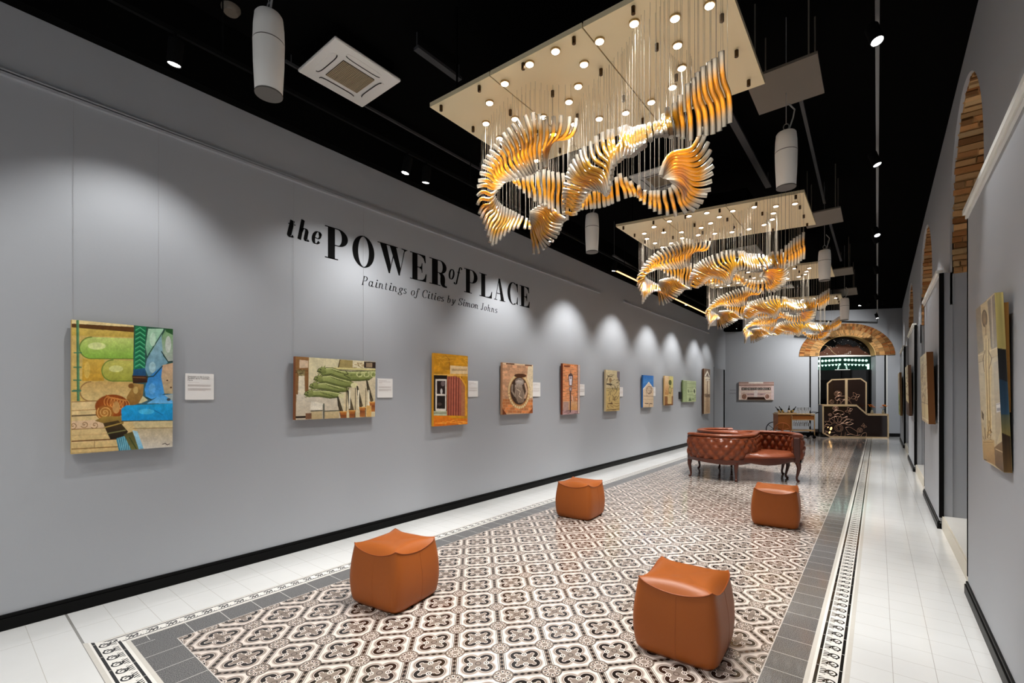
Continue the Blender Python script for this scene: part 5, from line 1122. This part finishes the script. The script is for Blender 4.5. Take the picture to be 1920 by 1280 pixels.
# ------------------------------------------------------------------ pendant loudspeakers
M_spk = mat('off_white_plastic', rgb(240,237,232), .5); M_line = mat('grey_joint', rgb(90,86,82), .6)
def speaker(px, ybot, label, zb=3.2, h=.45):
    F = FPX*(zb-1.5)/(740-ybot); R = (px-960)/FPX*F
    root = thing('pendant_loudspeaker', (R*CA-F*SA, R*SA+F*CA, zb), label, 'loudspeaker')
    m = MB(); m.lathe([(.0,.0),(.066,.0),(.071,.008),(.079,.17),(.0815,.29)], n=28); m.build('lower_body', M_spk, root, smooth=True, auto=40)
    m = MB(); m.lathe([(.072,-.001),(.0725,.003),(.0725,.007)], n=28); m.build('joint_ring', M_line, root); m = MB(); m.lathe([(.0805,.29),(.0805,.296)], n=28); m.build('joint_ring', M_line, root)
    m = MB(); m.lathe([(.0815,.296),(.079,.38),(.073,.44),(.066,.45),(.0,.45)], n=28); m.build('upper_body', M_spk, root, smooth=True, auto=40)
    m = MB(); m.lathe([(.012,.45),(.012,.475),(.0,.476)], n=10); m.tube([(.02*math.cos(a), 0, .5+.025*math.sin(a)) for a in [2*PI*i/12 for i in range(12)]], .004, 6, closed=True); m.build('hook', M_steel, root)
    m = MB(); m.tube([(.0,0,.52),(.0,0,4.6-zb)], .003, 6); m.tube([(.02,0,.47),(.05,.0,.56),(.06,0,.62),(.02,0,.68)], .006, 6); m.build('hanging_cable', M_cable, root)
    return root
speaker(504, 178, 'white pendant loudspeaker nearest the camera, upper left')
speaker(1474, 352, 'white pendant loudspeaker right of the nearest chandelier')
speaker(1110, 473, 'white pendant loudspeaker below the nearest chandelier')
speaker(1546, 526, 'white pendant loudspeaker right of the second chandelier')
speaker(1338, 612, 'white pendant loudspeaker half hidden by the third chandelier')
speaker(1583.5, 600, 'white pendant loudspeaker in front of the brick arch', 3.05, .40)
# ------------------------------------------------------------------ leather cube stools
M_leather = mat('tan_leather', rgb(148,78,27), .42, spec=.35, bump=(220,.06), vary=(3,.06))
M_leather2 = mat('tan_leather_piping', rgb(140,70,26), .4, spec=.4)
def stool(loc, rz, label):
    root = thing('leather_stool', loc, label, 'stool', None, rz)
    n = 96
    def sq(a, r, e=7.0):
        c, s = math.cos(a), math.sin(a); k = (abs(c)**e + abs(s)**e)**(-1/e); return c*k*r, s*k*r
    def cor(a): c, q = abs(math.cos(a)), abs(math.sin(a)); return (min(c, q)/max(c, q))**2
    def seam(a): return .378 + .05*cor(a)
    def half(t): return +.224 + .024*math.sin(PI*min(1, max(0, t))**.85)*1.0 - .006*t
    P = []
    for i in range(14):
        t = i/13; row = []
        for k in range(n):
            a = 2*PI*k/n; z = seam(a)*t; r = half(t) * (.93 + .07*min(1, t/.08)); x, y = sq(a, r, 9); row.append((x, y, z))
        P.append(row)
    m = MB(); m.grid(P, closed_v=True); m.f.append(list(range(n))[::-1]); m.mi.append(0)
    m.build('body', M_leather, root, smooth=True, auto=60)
    P = []
    for i in range(13):
        q = 1 - i/12; row = []
        for k in range(n):
            a = 2*PI*k/n; r = half(1) * q; x, y = sq(a, r, 2 + 7*q**1.5)
            zc = .425; zs = seam(a); w = q**3.2; bul = .022*math.sin(PI*q**2.2)*(1 - .8*cor(a)); row.append((x, y, zs*w + zc*(1-w) + bul))
        P.append(row)
    m = MB(); m.grid(P, closed_v=True); m.build('seat_cover', M_leather, root, smooth=True)
    m = MB(); m.tube([(*sq(2*PI*k/n, half(1)+.001, 9), seam(2*PI*k/n)) for k in range(n)], .0042, 6, closed=True); m.build('piping', M_leather2, root, smooth=True)
    m = MB()
    for a in (0, PI/2, PI, 1.5*PI):
        m.tube([(*sq(a+.08, half(t)+.0002, 9), seam(a+.08)*t) for t in [i/12 for i in range(1, 13)]], .001, 4)
    m.build('seam', M_leather2, root)
    return root
def stool_at(corner, ang, label):      # corner: floor position of the corner nearest the camera
    a = math.radians(ang); d = Vector((-.192, .192, 0)); d.rotate(Matrix.Rotation(a, 3, 'Z')); return stool((corner[0]+d.x, corner[1]+d.y, 0), a, label)
stool_at((-2.58, 1.96), 8, 'tan leather cube stool at front left, nearest the grey wall')
stool_at((-.71, 2.62), 2, 'tan leather cube stool closest to the camera')
stool_at((-2.70, 4.84), 4, 'smaller looking tan leather stool by the white margin, left behind')
stool_at((-.72, 5.95), 5, 'tan leather cube stool in front of the brown sofa')

# ------------------------------------------------------------------ three-seat pinwheel conversation sofa
M_sofa = mat('dark_brown_leather', rgb(112,54,28), .3, spec=.5, vary=(6,.12))
M_sofawood = mat('carved_mahogany', rgb(70,30,16), .28, coat=.3, vary=(12,.25))
sof = thing('conversation_sofa', (-2.05, 9.42, 0), 'brown buttoned leather three-seat conversation sofa on carved wooden legs', 'sofa', None, YAW)
KEYP = [(300,.02),(284,.26),(267,.52),(249,.75),(230,.90),(210,.96),(191,.98)]
def wall_path(rot, n=90):
    K = np.array([(r*math.cos(math.radians(a+rot)), r*math.sin(math.radians(a+rot)), 0) for a, r in KEYP]); out = []
    for i in range(n+1):
        f = i/n*(len(K)-1); k = min(int(f), len(K)-2); out.append(Vector(catmull(K, k, f-k)))
    return out
CORN = [(267,.52),(282,.39),(300,.31),(327,.27),(354,.31),(372,.39),(387,.52)]
def corner_path(rot, n=40):
    K = np.array([(r*math.cos(math.radians(a+rot)), r*math.sin(math.radians(a+rot)), 0) for a, r in CORN]); out = []
    for i in range(n+1):
        f = i/n*(len(K)-1); k = min(int(f), len(K)-2); out.append(Vector(catmull(K, k, f-k)))
    return out
def sofa_wall(rot, corner=False):
    path = corner_path(rot) if corner else wall_path(rot); n = len(path); S = [0.0]
    for i in range(1, n): S.append(S[-1] + (path[i]-path[i-1]).length)
    nz = 34; Z0, Z1 = .36, .755
    def normal(i):
        d = (path[min(i+1, n-1)]-path[max(i-1, 0)]).normalized(); return Vector((-d.y, d.x, 0))
    rows = []
    for i in range(n):
        nr = normal(i); row = []
        for side in (-1, 1):
            for j in range(nz+1):
                t = j/nz; z = (Z0 + (Z1-Z0)*t) if side < 0 else (Z1 - (Z1-Z0)*t)
                tt = (z-Z0)/(Z1-Z0)
                a, b = S[i]/.15, (z-Z0)/.2
                tuft = (abs(math.sin(PI*(a+b)/1)*math.sin(PI*(a-b)/1)))**.45 if 0.02 < tt < .98 else .3
                belly = .035*math.sin(PI*tt)**.8
                off = .030 + .045*tuft + belly*(1 if side > 0 else .4)
                row.append(path[i] + nr*off*side + Vector((0, 0, z)))
        rows.append(row)
    m = MB(); m.grid(rows, closed_v=True); m.f.append([j for j in range(len(rows[0]))]); m.mi.append(0); o = (n-1)*len(rows[0]); m.f.append([o+j for j in range(len(rows[0]))][::-1]); m.mi.append(0)
    m.build('backrest', M_sofa, sof, smooth=True, auto=70)
    # padded top rail
    m = MB(); pr = []
    for i in range(n):
        nr = normal(i); w = .062 + (.03 if i > n-8 and not corner else 0); row = []
        for a in range(12):
            t = 2*PI*a/12; row.append(path[i] + nr*w*math.copysign(abs(math.cos(t))**.6, math.cos(t)) + Vector((0,0,.785 + .03*math.sin(t) + (.015*math.sin(min(1, S[i]/S[-1])*PI) if False else 0))))
        pr.append(row)
    m.grid(pr, closed_v=True); m.f.append(list(range(12))); m.mi.append(0); m.f.append([(n-1)*12+k for k in range(12)][::-1]); m.mi.append(0)
    m.build('top_rail', M_sofa, sof, smooth=True, auto=50)
    if corner: return
    # wooden base rail with a scalloped edge
    m = MB(); rr = []
    for i in range(n):
        nr = normal(i); dip = .03*math.sin(PI*min(1, max(0, (S[i]/S[-1]-.25)/.7)))**2
        rr.append([path[i]+nr*.075+Vector((0,0,.38)), path[i]-nr*.06+Vector((0,0,.38)), path[i]-nr*.05+Vector((0,0,.325-dip)), path[i]+nr*.068+Vector((0,0,.325-dip))])
    m.grid(rr, closed_v=True); m.build('base_rail', M_sofawood, sof, smooth=True, auto=40)
    # post at the free end
    e = path[-1]; d = (path[-1]-path[-4]).normalized(); nr = normal(n-1); m = MB()
    m.prism([e+nr*.05+Vector((0,0,.33)), e-nr*.05+Vector((0,0,.33)), e-nr*.05+d*.05+Vector((0,0,.33)), e+nr*.05+d*.05+Vector((0,0,.33))], (0,0,.43))
    m.build('end_post', M_sofawood, sof, bevel=.015)
def cab_leg(x, y):
    d = Vector((x, y, 0)).normalized(); m = MB()
    K = [(0.0,.36,.045),(.028,.30,.043),(.036,.24,.034),(.018,.15,.024),(.0,.07,.018),(.008,.03,.02),(.03,.012,.026),(.036,.003,.016)]
    m.tube([Vector((x,y,0)) + d*k[0] + Vector((0,0,k[1])) for k in K], [k[2] for k in K], 10); m.build('leg', M_sofawood, sof, smooth=True, auto=60)
for rot in (0, 120, 240):
    sofa_wall(rot); sofa_wall(rot, True)
    # seat between this wall (its convex side) and the next one's hollow side
    P1 = wall_path(rot); P2 = wall_path(rot+120); e2 = P2[-1]; s1 = P1[51]
    a0, r0 = math.atan2(s1.y, s1.x), s1.length; a1, r1 = math.atan2(e2.y, e2.x), e2.length
    if a1 < a0: a1 += 2*PI
    front = [Vector(((r0+(r1-r0)*t)*math.cos(a0+(a1-a0)*t), (r0+(r1-r0)*t)*math.sin(a0+(a1-a0)*t), 0)) * (1 - .04*math.sin(PI*t)) for t in [i/24 for i in range(25)]]
    nq = 14; rows = []
    inner = [(P2[int(60*(1 - .0) * 0)] if False else Vector((0,0,0))) for _ in front]
    for i, f in enumerate(front):
        # inner edge runs up the two walls
        t = i/24
        inn = P1[int(51*(1-2*t))] if t < .5 else P2[int(90*(2*t-1))]
        row = []
        for j in range(nq+1):
            q = j/nq; p_ = inn.lerp(f, q); edge = min(q, 1-q)
            tf = (abs(math.sin(PI*(t*6+q*4))*math.sin(PI*(t*6-q*4))))**.5
            row.append(p_ + Vector((0, 0, .455 + .02*tf + .03*math.sin(PI*min(1, (1-q)*1.6+.02)) - (.05 if j == nq else 0))))
        rows.append(row)
    m = MB(); m.grid(rows); m.build('seat_cushion', M_sofa, sof, smooth=True)
    m = MB(); ap = []
    for i, f in enumerate(front):
        t = i/24; dip = .05*math.sin(PI*t)**2; o = f.normalized()
        ap.append([f + Vector((0,0,.425)), f + o*.012 + Vector((0,0,.40)), f + o*.004 + Vector((0,0,.35-dip)), f - o*.03 + Vector((0,0,.355-dip))])
    m.grid(ap); m.build('seat_apron', M_sofawood, sof, smooth=True, auto=50)
    m = MB(); m.grid([[f + Vector((0,0,.41)), f + f.normalized()*.012 + Vector((0,0,.425)), f + Vector((0,0,.445))] for f in front]); m.build('seat_edge', M_sofa, sof, smooth=True)
    e1 = P1[-1]; cab_leg(e1.x*1.0, e1.y*1.0); cab_leg(s1.x*1.02, s1.y*1.02)
    k = P1[75]; cab_leg(k.x*.8, k.y*.8) if rot else None

# ------------------------------------------------------------------ reception counter and the gold edged screen behind it
M_panel = mat('dark_brown_lacquer', rgb(34,20,14), .22, spec=.5, coat=.2)
M_gold = mat('gold_trim', rgb(214,186,146), .35, metal=.35)
M_rose = mat('rose_gold_inlay', rgb(176,136,112), .35, metal=.4)
COFF = .8
def on_c(x, y, off=COFF): return on_end(x, y, off)
def flower_lines(root, T, scale=1.0):
    """lotus line work: T maps drawing units (crop pixels) to the panel"""
    def pl(pts, w=.007): m = MB(); m.tube([T(*p_) for p_ in pts], w, 5); m.build('inlay_line', M_rose, root)
    return pl
def smooth(P_):
    if len(P_) < 3 or len(P_) > 12: return P_
    K = np.array([(x, y, 0.) for x, y in P_]); return [tuple(catmull(K, k, i/5)[:2]) for k in range(len(K)-1) for i in range(5)] + [P_[-1]]
def zc(x, y): return 1440 + x/8, 740 + y/8       # sketch units -> photo units
cpts = [(812,155),(1335,152),(1495,300),(1810,284),(1812,655),(930,655),(815,575)]
off2 = EN*.02
P = [on_c(*zc(*q)) for q in cpts]; zmin = min(p_.z for p_ in P)
for p_ in P:
    p_.z = max(0.0, p_.z - 0.0)
    if p_.z < .12 and abs(p_.z - zmin) < .12: p_.z = .0
P[2].z = P[3].z = (P[2].z + P[3].z)/2; P[0].z = P[1].z = (P[0].z + P[1].z)/2
base = sum((p_ for p_ in P), Vector())/len(P); base.z = 0
ctr = thing('reception_counter', base, 'dark lacquered reception counter with gold edges and lotus line drawing', 'counter')
loc = lambda p_: p_ - base
m = MB(); m.prism([loc(p_) for p_ in P], -EN*.26); m.build('counter_body', M_panel, ctr)
m = MB(); n = len(P)
cen = sum((p_ for p_ in P), Vector())/n
for i in range(n):
    a, b = loc(P[i]), loc(P[(i+1) % n]); d = (b-a).normalized(); inn = EN.cross(d).normalized()*.045
    if (loc(cen)-a).dot(inn) < 0: inn = -inn
    m.prism([a, b, b+inn, a+inn], EN*.014)
m.build('gold_edging', M_gold, ctr)
m = MB(); a, b = loc(P[2]), loc(P[3]); m.prism([a, b, b-EN*.28, a-EN*.28], (0,0,.02)); m.build('low_top', M_gold, ctr)
m = MB(); a, b = loc(P[0]), loc(P[1]); m.prism([a, b, b-EN*.28, a-EN*.28], (0,0,.02)); m.build('high_top', M_gold, ctr)
Tc = lambda x, y: loc(on_c(*zc(x, y))) + EN*.008
def el(cx, cy, rx, ry, a0=0, a1=360, n=18): return [(cx+rx*math.cos(math.radians(a0+(a1-a0)*k/n)), cy+ry*math.sin(math.radians(a0+(a1-a0)*k/n))) for k in range(n+1)]
def petal(cx, cy, L, w, ang): 
    a = math.radians(ang); c, s = math.cos(a), math.sin(a)
    return [(cx + c*L*t - s*w*math.sin(PI*t**.8)*sd, cy + s*L*t + c*w*math.sin(PI*t**.8)*sd) for sd, ts in ((1, [i/8 for i in range(9)]), (-1, [i/8 for i in range(8,-1,-1)])) for t in ts]
LINES = [el(1010,200,44,26), petal(1010,222,50,16,-120), petal(1010,222,50,16,-60), petal(1010,226,54,14,-90), [(970,268),(1000,240),(1060,232),(1120,250),(1140,280),(1100,300),(1050,280),(1000,296),(970,268)], [(1000,296),(1005,320)], el(928,300,28,20), petal(928,312,36,12,-90), petal(928,316,30,10,-140),
         petal(1120,420,150,26,-20), petal(1090,420,140,26,-45), petal(1060,415,110,24,-75), petal(1030,420,110,24,-105), petal(990,425,110,24,-135), petal(960,440,120,22,-160), petal(1150,430,130,22,0), [(890,410),(950,350),(1030,320),(1110,340),(1180,350),(1280,380)], [(1000,420),(1060,440),(1140,430),(1200,450)],
         el(1060,500,64,54), el(1060,500,44,38), [(1030,480),(1045,520)], [(1075,470),(1090,525)], [(1160,490),(1220,482),(1290,520),(1340,560),(1330,610),(1260,590),(1200,560),(1160,490)], [(1160,560),(1150,640)], [(1100,560),(1090,645)], [(1000,560),(940,570),(900,610),(930,640)], [(850,540),(890,550),(930,600)], el(1375,530,40,34), petal(1375,550,44,14,-70), petal(1375,550,44,14,-120), [(1380,640),(1420,580),(1470,570),(1470,620),(1430,645)], [(1180,600),(1240,590),(1320,610),(1380,600)],
         petal(1215,240,60,18,-110), petal(1215,240,60,16,-30), petal(1215,240,62,14,170), petal(1215,245,44,12,80), petal(1435,465,40,12,-100), petal(1435,465,46,12,20), petal(1435,465,40,10,180), petal(1435,468,34,9,80), [(840,470),(880,440),(930,460)], [(835,590),(870,560),(905,560)], el(880,500,40,30,180,360), [(960,620),(1010,600),(1060,625),(1040,648)]]
m = MB()
for pl in LINES: m.tube([Tc(*q) for q in smooth(pl)], .0065, 5)
m.build('lotus_inlay', M_rose, ctr)
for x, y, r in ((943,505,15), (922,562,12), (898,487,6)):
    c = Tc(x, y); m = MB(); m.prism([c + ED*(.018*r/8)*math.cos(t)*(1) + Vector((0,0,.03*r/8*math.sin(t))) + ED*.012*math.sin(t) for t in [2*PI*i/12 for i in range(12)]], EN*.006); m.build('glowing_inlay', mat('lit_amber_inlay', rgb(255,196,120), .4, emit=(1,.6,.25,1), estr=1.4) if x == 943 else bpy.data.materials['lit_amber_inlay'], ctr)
# screen
zs = lambda x, y: (1530 + x/16, 680 + y/16)
spts = [(325,1300),(325,610),(465,490),(1345,458),(1520,585),(1525,1900)]
PS = [on_c(*zs(*q), .3) for q in spts]; PS[0].z = 0; PS[-1].z = 0; PS[0] = Vector((PS[1].x, PS[1].y, 0)); PS[-1] = Vector((PS[-2].x, PS[-2].y, 0))
sb = (PS[0]+PS[-1])/2; scr = thing('folding_screen', sb, 'dark two-leaf screen with gold frame behind the reception counter', 'screen'); ls = lambda p_: p_ - sb
m = MB(); m.prism([ls(p_) for p_ in PS], -EN*.05); m.build('screen_panel', M_panel, scr)
m = MB(); cen = ls(sum(PS, Vector())/len(PS))
for i in range(len(PS)-1):
    a, b = ls(PS[i]), ls(PS[i+1]); d = (b-a).normalized(); inn = EN.cross(d).normalized()*.042
    if (cen-a).dot(inn) < 0: inn = -inn
    m.prism([a, b, b+inn, a+inn], EN*.014)
m.build('gold_edging', M_gold, scr)
a = ls(on_c(*zs(865, 470), .3)); b = ls(on_c(*zs(940, 470), .3)); m = MB(); m.prism([Vector((a.x,a.y,0)), Vector((b.x,b.y,0)), b, a], EN*.02); m.build('centre_post', M_gold, scr)
Ts = lambda x, y: ls(on_c(*zs(x, y), .3)) + EN*.006
m = MB()
for pl in [el(655,930,110,80), petal(655,990,130,40,-120), petal(655,990,130,40,-60), petal(655,1000,140,36,-90), [(565,1060),(640,1010),(760,1000),(860,1000),(990,1040),(1010,1120),(930,1080),(800,1110),(700,1080),(620,1130),(565,1060)], [(630,1230),(650,1130),(740,1150),(720,1240)], el(900,1230,150,110,180,360), el(465,1170,62,58), petal(465,1200,80,26,-100), petal(1200,1010,150,44,-125), petal(1200,1010,120,40,-25), petal(1200,1020,170,44,165), petal(1200,1020,120,36,85)]:
    m.tube([Ts(*q) for q in smooth(pl)], .006, 5)
m.build('lotus_inlay', M_rose, scr)
# vases of orange flowers on the low end of the counter
M_petal = mat('orange_petals', rgb(226,132,30), .6); M_vase = mat('clear_vase', rgb(206,196,170), .1, trans=.6); M_stem = mat('dark_green_stem', rgb(50,70,30), .6)
for px, lab in ((1635, 'orange flowers in a small vase, left one on the counter'), (1656, 'orange flowers in a small vase, right one at the counter end')):
    q = on_c(px, 775.5, COFF-.14); q.z = P[2].z + .0205
    root = thing('flower_vase', q, lab, 'flower vase'); m = MB(); m.lathe([(.0,0),(.035,0),(.045,.05),(.022,.11),(.028,.13)], n=14); m.build('vase', M_vase, root, smooth=True)
    rr = random.Random(px)
    for k in range(7):
        c = Vector((rr.uniform(-.09,.09), rr.uniform(-.06,.06), rr.uniform(.2,.3)))
        m = MB(); m.tube([(0,0,.02), (c.x*.3,c.y*.3,.14), c], .004, 5); m.build('stem', M_stem, root)
        m = MB()
        for j in range(6):
            a = 2*PI*j/6; d = Vector((math.cos(a), math.sin(a)*.8, .5)).normalized(); s_ = d.cross(Vector((0,0,1))).normalized()*.018
            m.add([c, c+d*.03+s_, c+d*.062, c+d*.03-s_, c+d*.03+Vector((0,0,.012))], [(0,1,4),(1,2,4),(2,3,4),(3,0,4)])
        m.build('blossom', M_petal, root)

# ------------------------------------------------------------------ drinks trolley
TO = 1.55
M_wood = mat('warm_teak', rgb(176,104,44), .4, vary=(5,.15)); M_lwood = mat('light_edge_wood', rgb(206,168,116), .45); M_copper2 = mat('copper_wheel', rgb(206,120,70), .35, metal=.3)
M_wg = mat('clear_glass', rgb(250,252,252), .03, trans=.92, ior=1.2); M_bot = mat('dark_bottle', rgb(14,16,12), .12); M_foil = mat('gold_foil', rgb(190,160,90), .3, metal=.6); M_blabel = mat('pale_label', rgb(226,210,190), .6)
tz = lambda x, y: on_end(1440 + x/16, 750 + y/16, TO)
o0 = tz(300, 1150); o0.z = 0
tro = thing('drinks_trolley', o0, 'teak drinks trolley with one large spoked wheel, left of the counter', 'trolley')
def tl_(x, y, d=0.0): return tz(x, y) - o0 - EN*d
def tbox(x0, y0, x1, y1, d0, d1, name, mtl, parent=tro):
    m = MB(); a, b, c, d = tl_(x0,y0,d0), tl_(x1,y0,d0), tl_(x1,y1,d0), tl_(x0,y1,d0); b.z = a.z; d.z = c.z = tl_(x0,y1,d0).z
    m.prism([a, b, c, d], -EN*(d1-d0)); return m.build(name, mtl, parent, bevel=.004)
DW = .5
tbox(290, 405, 1410, 432, 0, DW, 'top', M_lwood)
cab = tbox(305, 432, 705, 900, .01, DW-.01, 'cabinet', M_wood)
tbox(705, 432, 725, 920, 0, DW, 'divider', M_lwood)
tbox(725, 450, 1385, 575, .01, DW-.01, 'drawer', M_wood)
tbox(725, 575, 1400, 600, 0, DW, 'drawer_rail', M_lwood)
tbox(1385, 432, 1412, 1080, 0, .03, 'leg', M_lwood); tbox(1425, 420, 1450, 1060, DW-.03, DW, 'leg', M_fix)
tbox(705, 895, 1400, 925, 0, DW, 'lower_shelf', M_lwood)
tbox(735, 925, 752, 1090, .0, .03, 'leg', M_fix)
m = MB(); a = tl_(1420, 400, 0); m.tube([a, a + ED*.08 + Vector((0,0,.03)), a + ED*.12 + Vector((0,0,.035)), a + ED*.12 - EN*DW + Vector((0,0,.035)), a - EN*DW], .012, 6); m.build('handle', M_fix, tro)
def wheel(cx, cy, r, d, mtl, name='wheel'):
    c = tl_(cx, cy, d); R = r/16*(on_end(1541,800,TO)-on_end(1540,800,TO)).length; m = MB()
    c.z = max(c.z, R + .004)
    m.tube([c + ED*R*math.cos(t) + Vector((0,0,R*math.sin(t))) for t in [2*PI*i/32 for i in range(32)]], .014, 6, closed=True)
    for k in range(6):
        t = k*PI/3 + .35; m.tube([c, c + ED*R*math.cos(t) + Vector((0,0,R*math.sin(t)))], .009, 5)
    m.tube([c + EN*.03, c - EN*.03], .03, 10); m.build(name, mtl, tro)
wheel(420, 900, 250, -.03, M_copper2); wheel(340, 900, 250, DW+.03, M_fix)
for d in (.0, DW): 
    c = tl_(1385, 1150, d); c.z = .05; m = MB(); m.tube([c + EN*.025, c - EN*.025], .05, 14); m.tube([c, c + Vector((0,0,.09))], .018, 6); m.build('castor', M_fix, tro)
def on_top(x, d=.15): p_ = tl_(x, 405, d); p_.z = tl_(x, 404, 0).z; return p_ + o0
GL = [(.0,0),(.034,.0),(.034,.003),(.006,.008),(.005,.07),(.022,.09),(.038,.125),(.040,.17),(.036,.21)]
def glass(loc_, lab, grp, flip=False):
    root = thing('wine_glass', loc_, lab, 'glass', grp); M = Matrix.Rotation(PI, 4, 'X') if flip else None
    m = MB(); m.lathe(GL[:5], n=12, M=M); m.build('stem', M_wg, root, smooth=True); m = MB(); m.lathe(GL[4:], n=12, M=M); m.f.pop(); m.mi.pop(); m.build('bowl', M_wg, root, smooth=True); return root
g0 = None
for k, x in enumerate((960, 1060, 1170, 1290)):
    for d in (.14, .32):
        if g0 is None: g0 = glass(on_top(x, d), 'clear stemmed glass standing on the right half of the trolley top', 'glasses on the trolley top')
        else: c = copy_tree(g0); c.location = on_top(x, d)
g1 = None
for k, x in enumerate((895, 1035, 1165, 1290)):
    for d in (.14, .32):
        p_ = tl_(x, 600, d) + o0; p_.z = tl_(x, 608, 0).z + o0.z
        if g1 is None: g1 = glass(p_, 'clear stemmed glass hanging upside down under the trolley drawer', 'glasses hung under the trolley', True)
        else: c = copy_tree(g1); c.location = p_
BP = [(.0,0),(.036,0),(.038,.006),(.038,.16),(.014,.22),(.0135,.28),(.016,.282),(.016,.30),(.0,.30)]
for x, lean, col, lab in ((430,-38,0,'dark bottle leaning left, leftmost in the ice tray'), (520,-32,0,'tall dark bottle leaning left on the trolley'), (665,6,1,'upright bottle with pale label on the trolley'), (750,34,0,'dark bottle leaning right, pointing up to the glasses'), (690,62,0,'dark bottle lying low at the right of the bottles')):
    b0 = on_top(x, .30 if lean > 50 else .16); R = Matrix.Rotation(math.radians(lean), 4, EN.cross(Vector((0,0,1))).cross(Vector((0,0,1))))
    root = thing('bottle', b0, lab, 'bottle'); R = Matrix.Rotation(math.radians(-lean), 4, EN)
    sc_ = Matrix.Scale(.8 if lean > 50 else .9, 4); m = MB(); m.lathe(BP, n=14, M=R @ sc_)
    dz = min(v[2] for v in m.v); T_ = Matrix.Translation((0,0,-dz)); m.xf(T_); m.build('glass_body', M_bot, root, smooth=True, auto=40)
    m = MB(); m.lathe([(.0388,.05),(.0388,.13)], n=14, M=R @ sc_); m.f = m.f[:-2]; m.mi = m.mi[:-2]; m.xf(T_); m.build('paper_label', M_blabel if col else M_foil, root)
tray = thing('ice_tray', on_top(640, .2), 'low pale tray under the bottles on the trolley', 'tray')
# tray sides only, so that the bottles stand inside it
m = MB(); q = [ED*-.36 - EN*.17, ED*.24 - EN*.17, ED*.24 + EN*.17, ED*-.36 + EN*.17]
for i in range(4): a, b = q[i], q[(i+1) % 4]; d = (Vector((0,0,0)) - (a+b)/2); d.normalize(); m.prism([a, b, b + d*.008, a + d*.008], (0,0,.035))
m.build('rim', M_gold, tray)
# ------------------------------------------------------------------ even ambient fill added through the unbuilt wall behind the camera, and exposure
w = bpy.data.worlds.new('world'); SC.world = w; w.use_nodes = True
w.node_tree.nodes['Background'].inputs[0].default_value = (.95, .97, 1, 1); w.node_tree.nodes['Background'].inputs[1].default_value = WORLD
SC.view_settings.view_transform = 'Standard'; SC.view_settings.look = 'None'; SC.view_settings.gamma = 1; SC.view_settings.exposure = EXPO
SC.view_settings.use_curve_mapping = False
SC.cycles.max_bounces = 10; SC.cycles.transparent_max_bounces = 24; SC.cycles.diffuse_bounces = 4; SC.cycles.glossy_bounces = 4
SC.cycles.sample_clamp_indirect = 4; SC.cycles.caustics_reflective = False; SC.cycles.caustics_refractive = False
SC.cycles.use_denoising = True
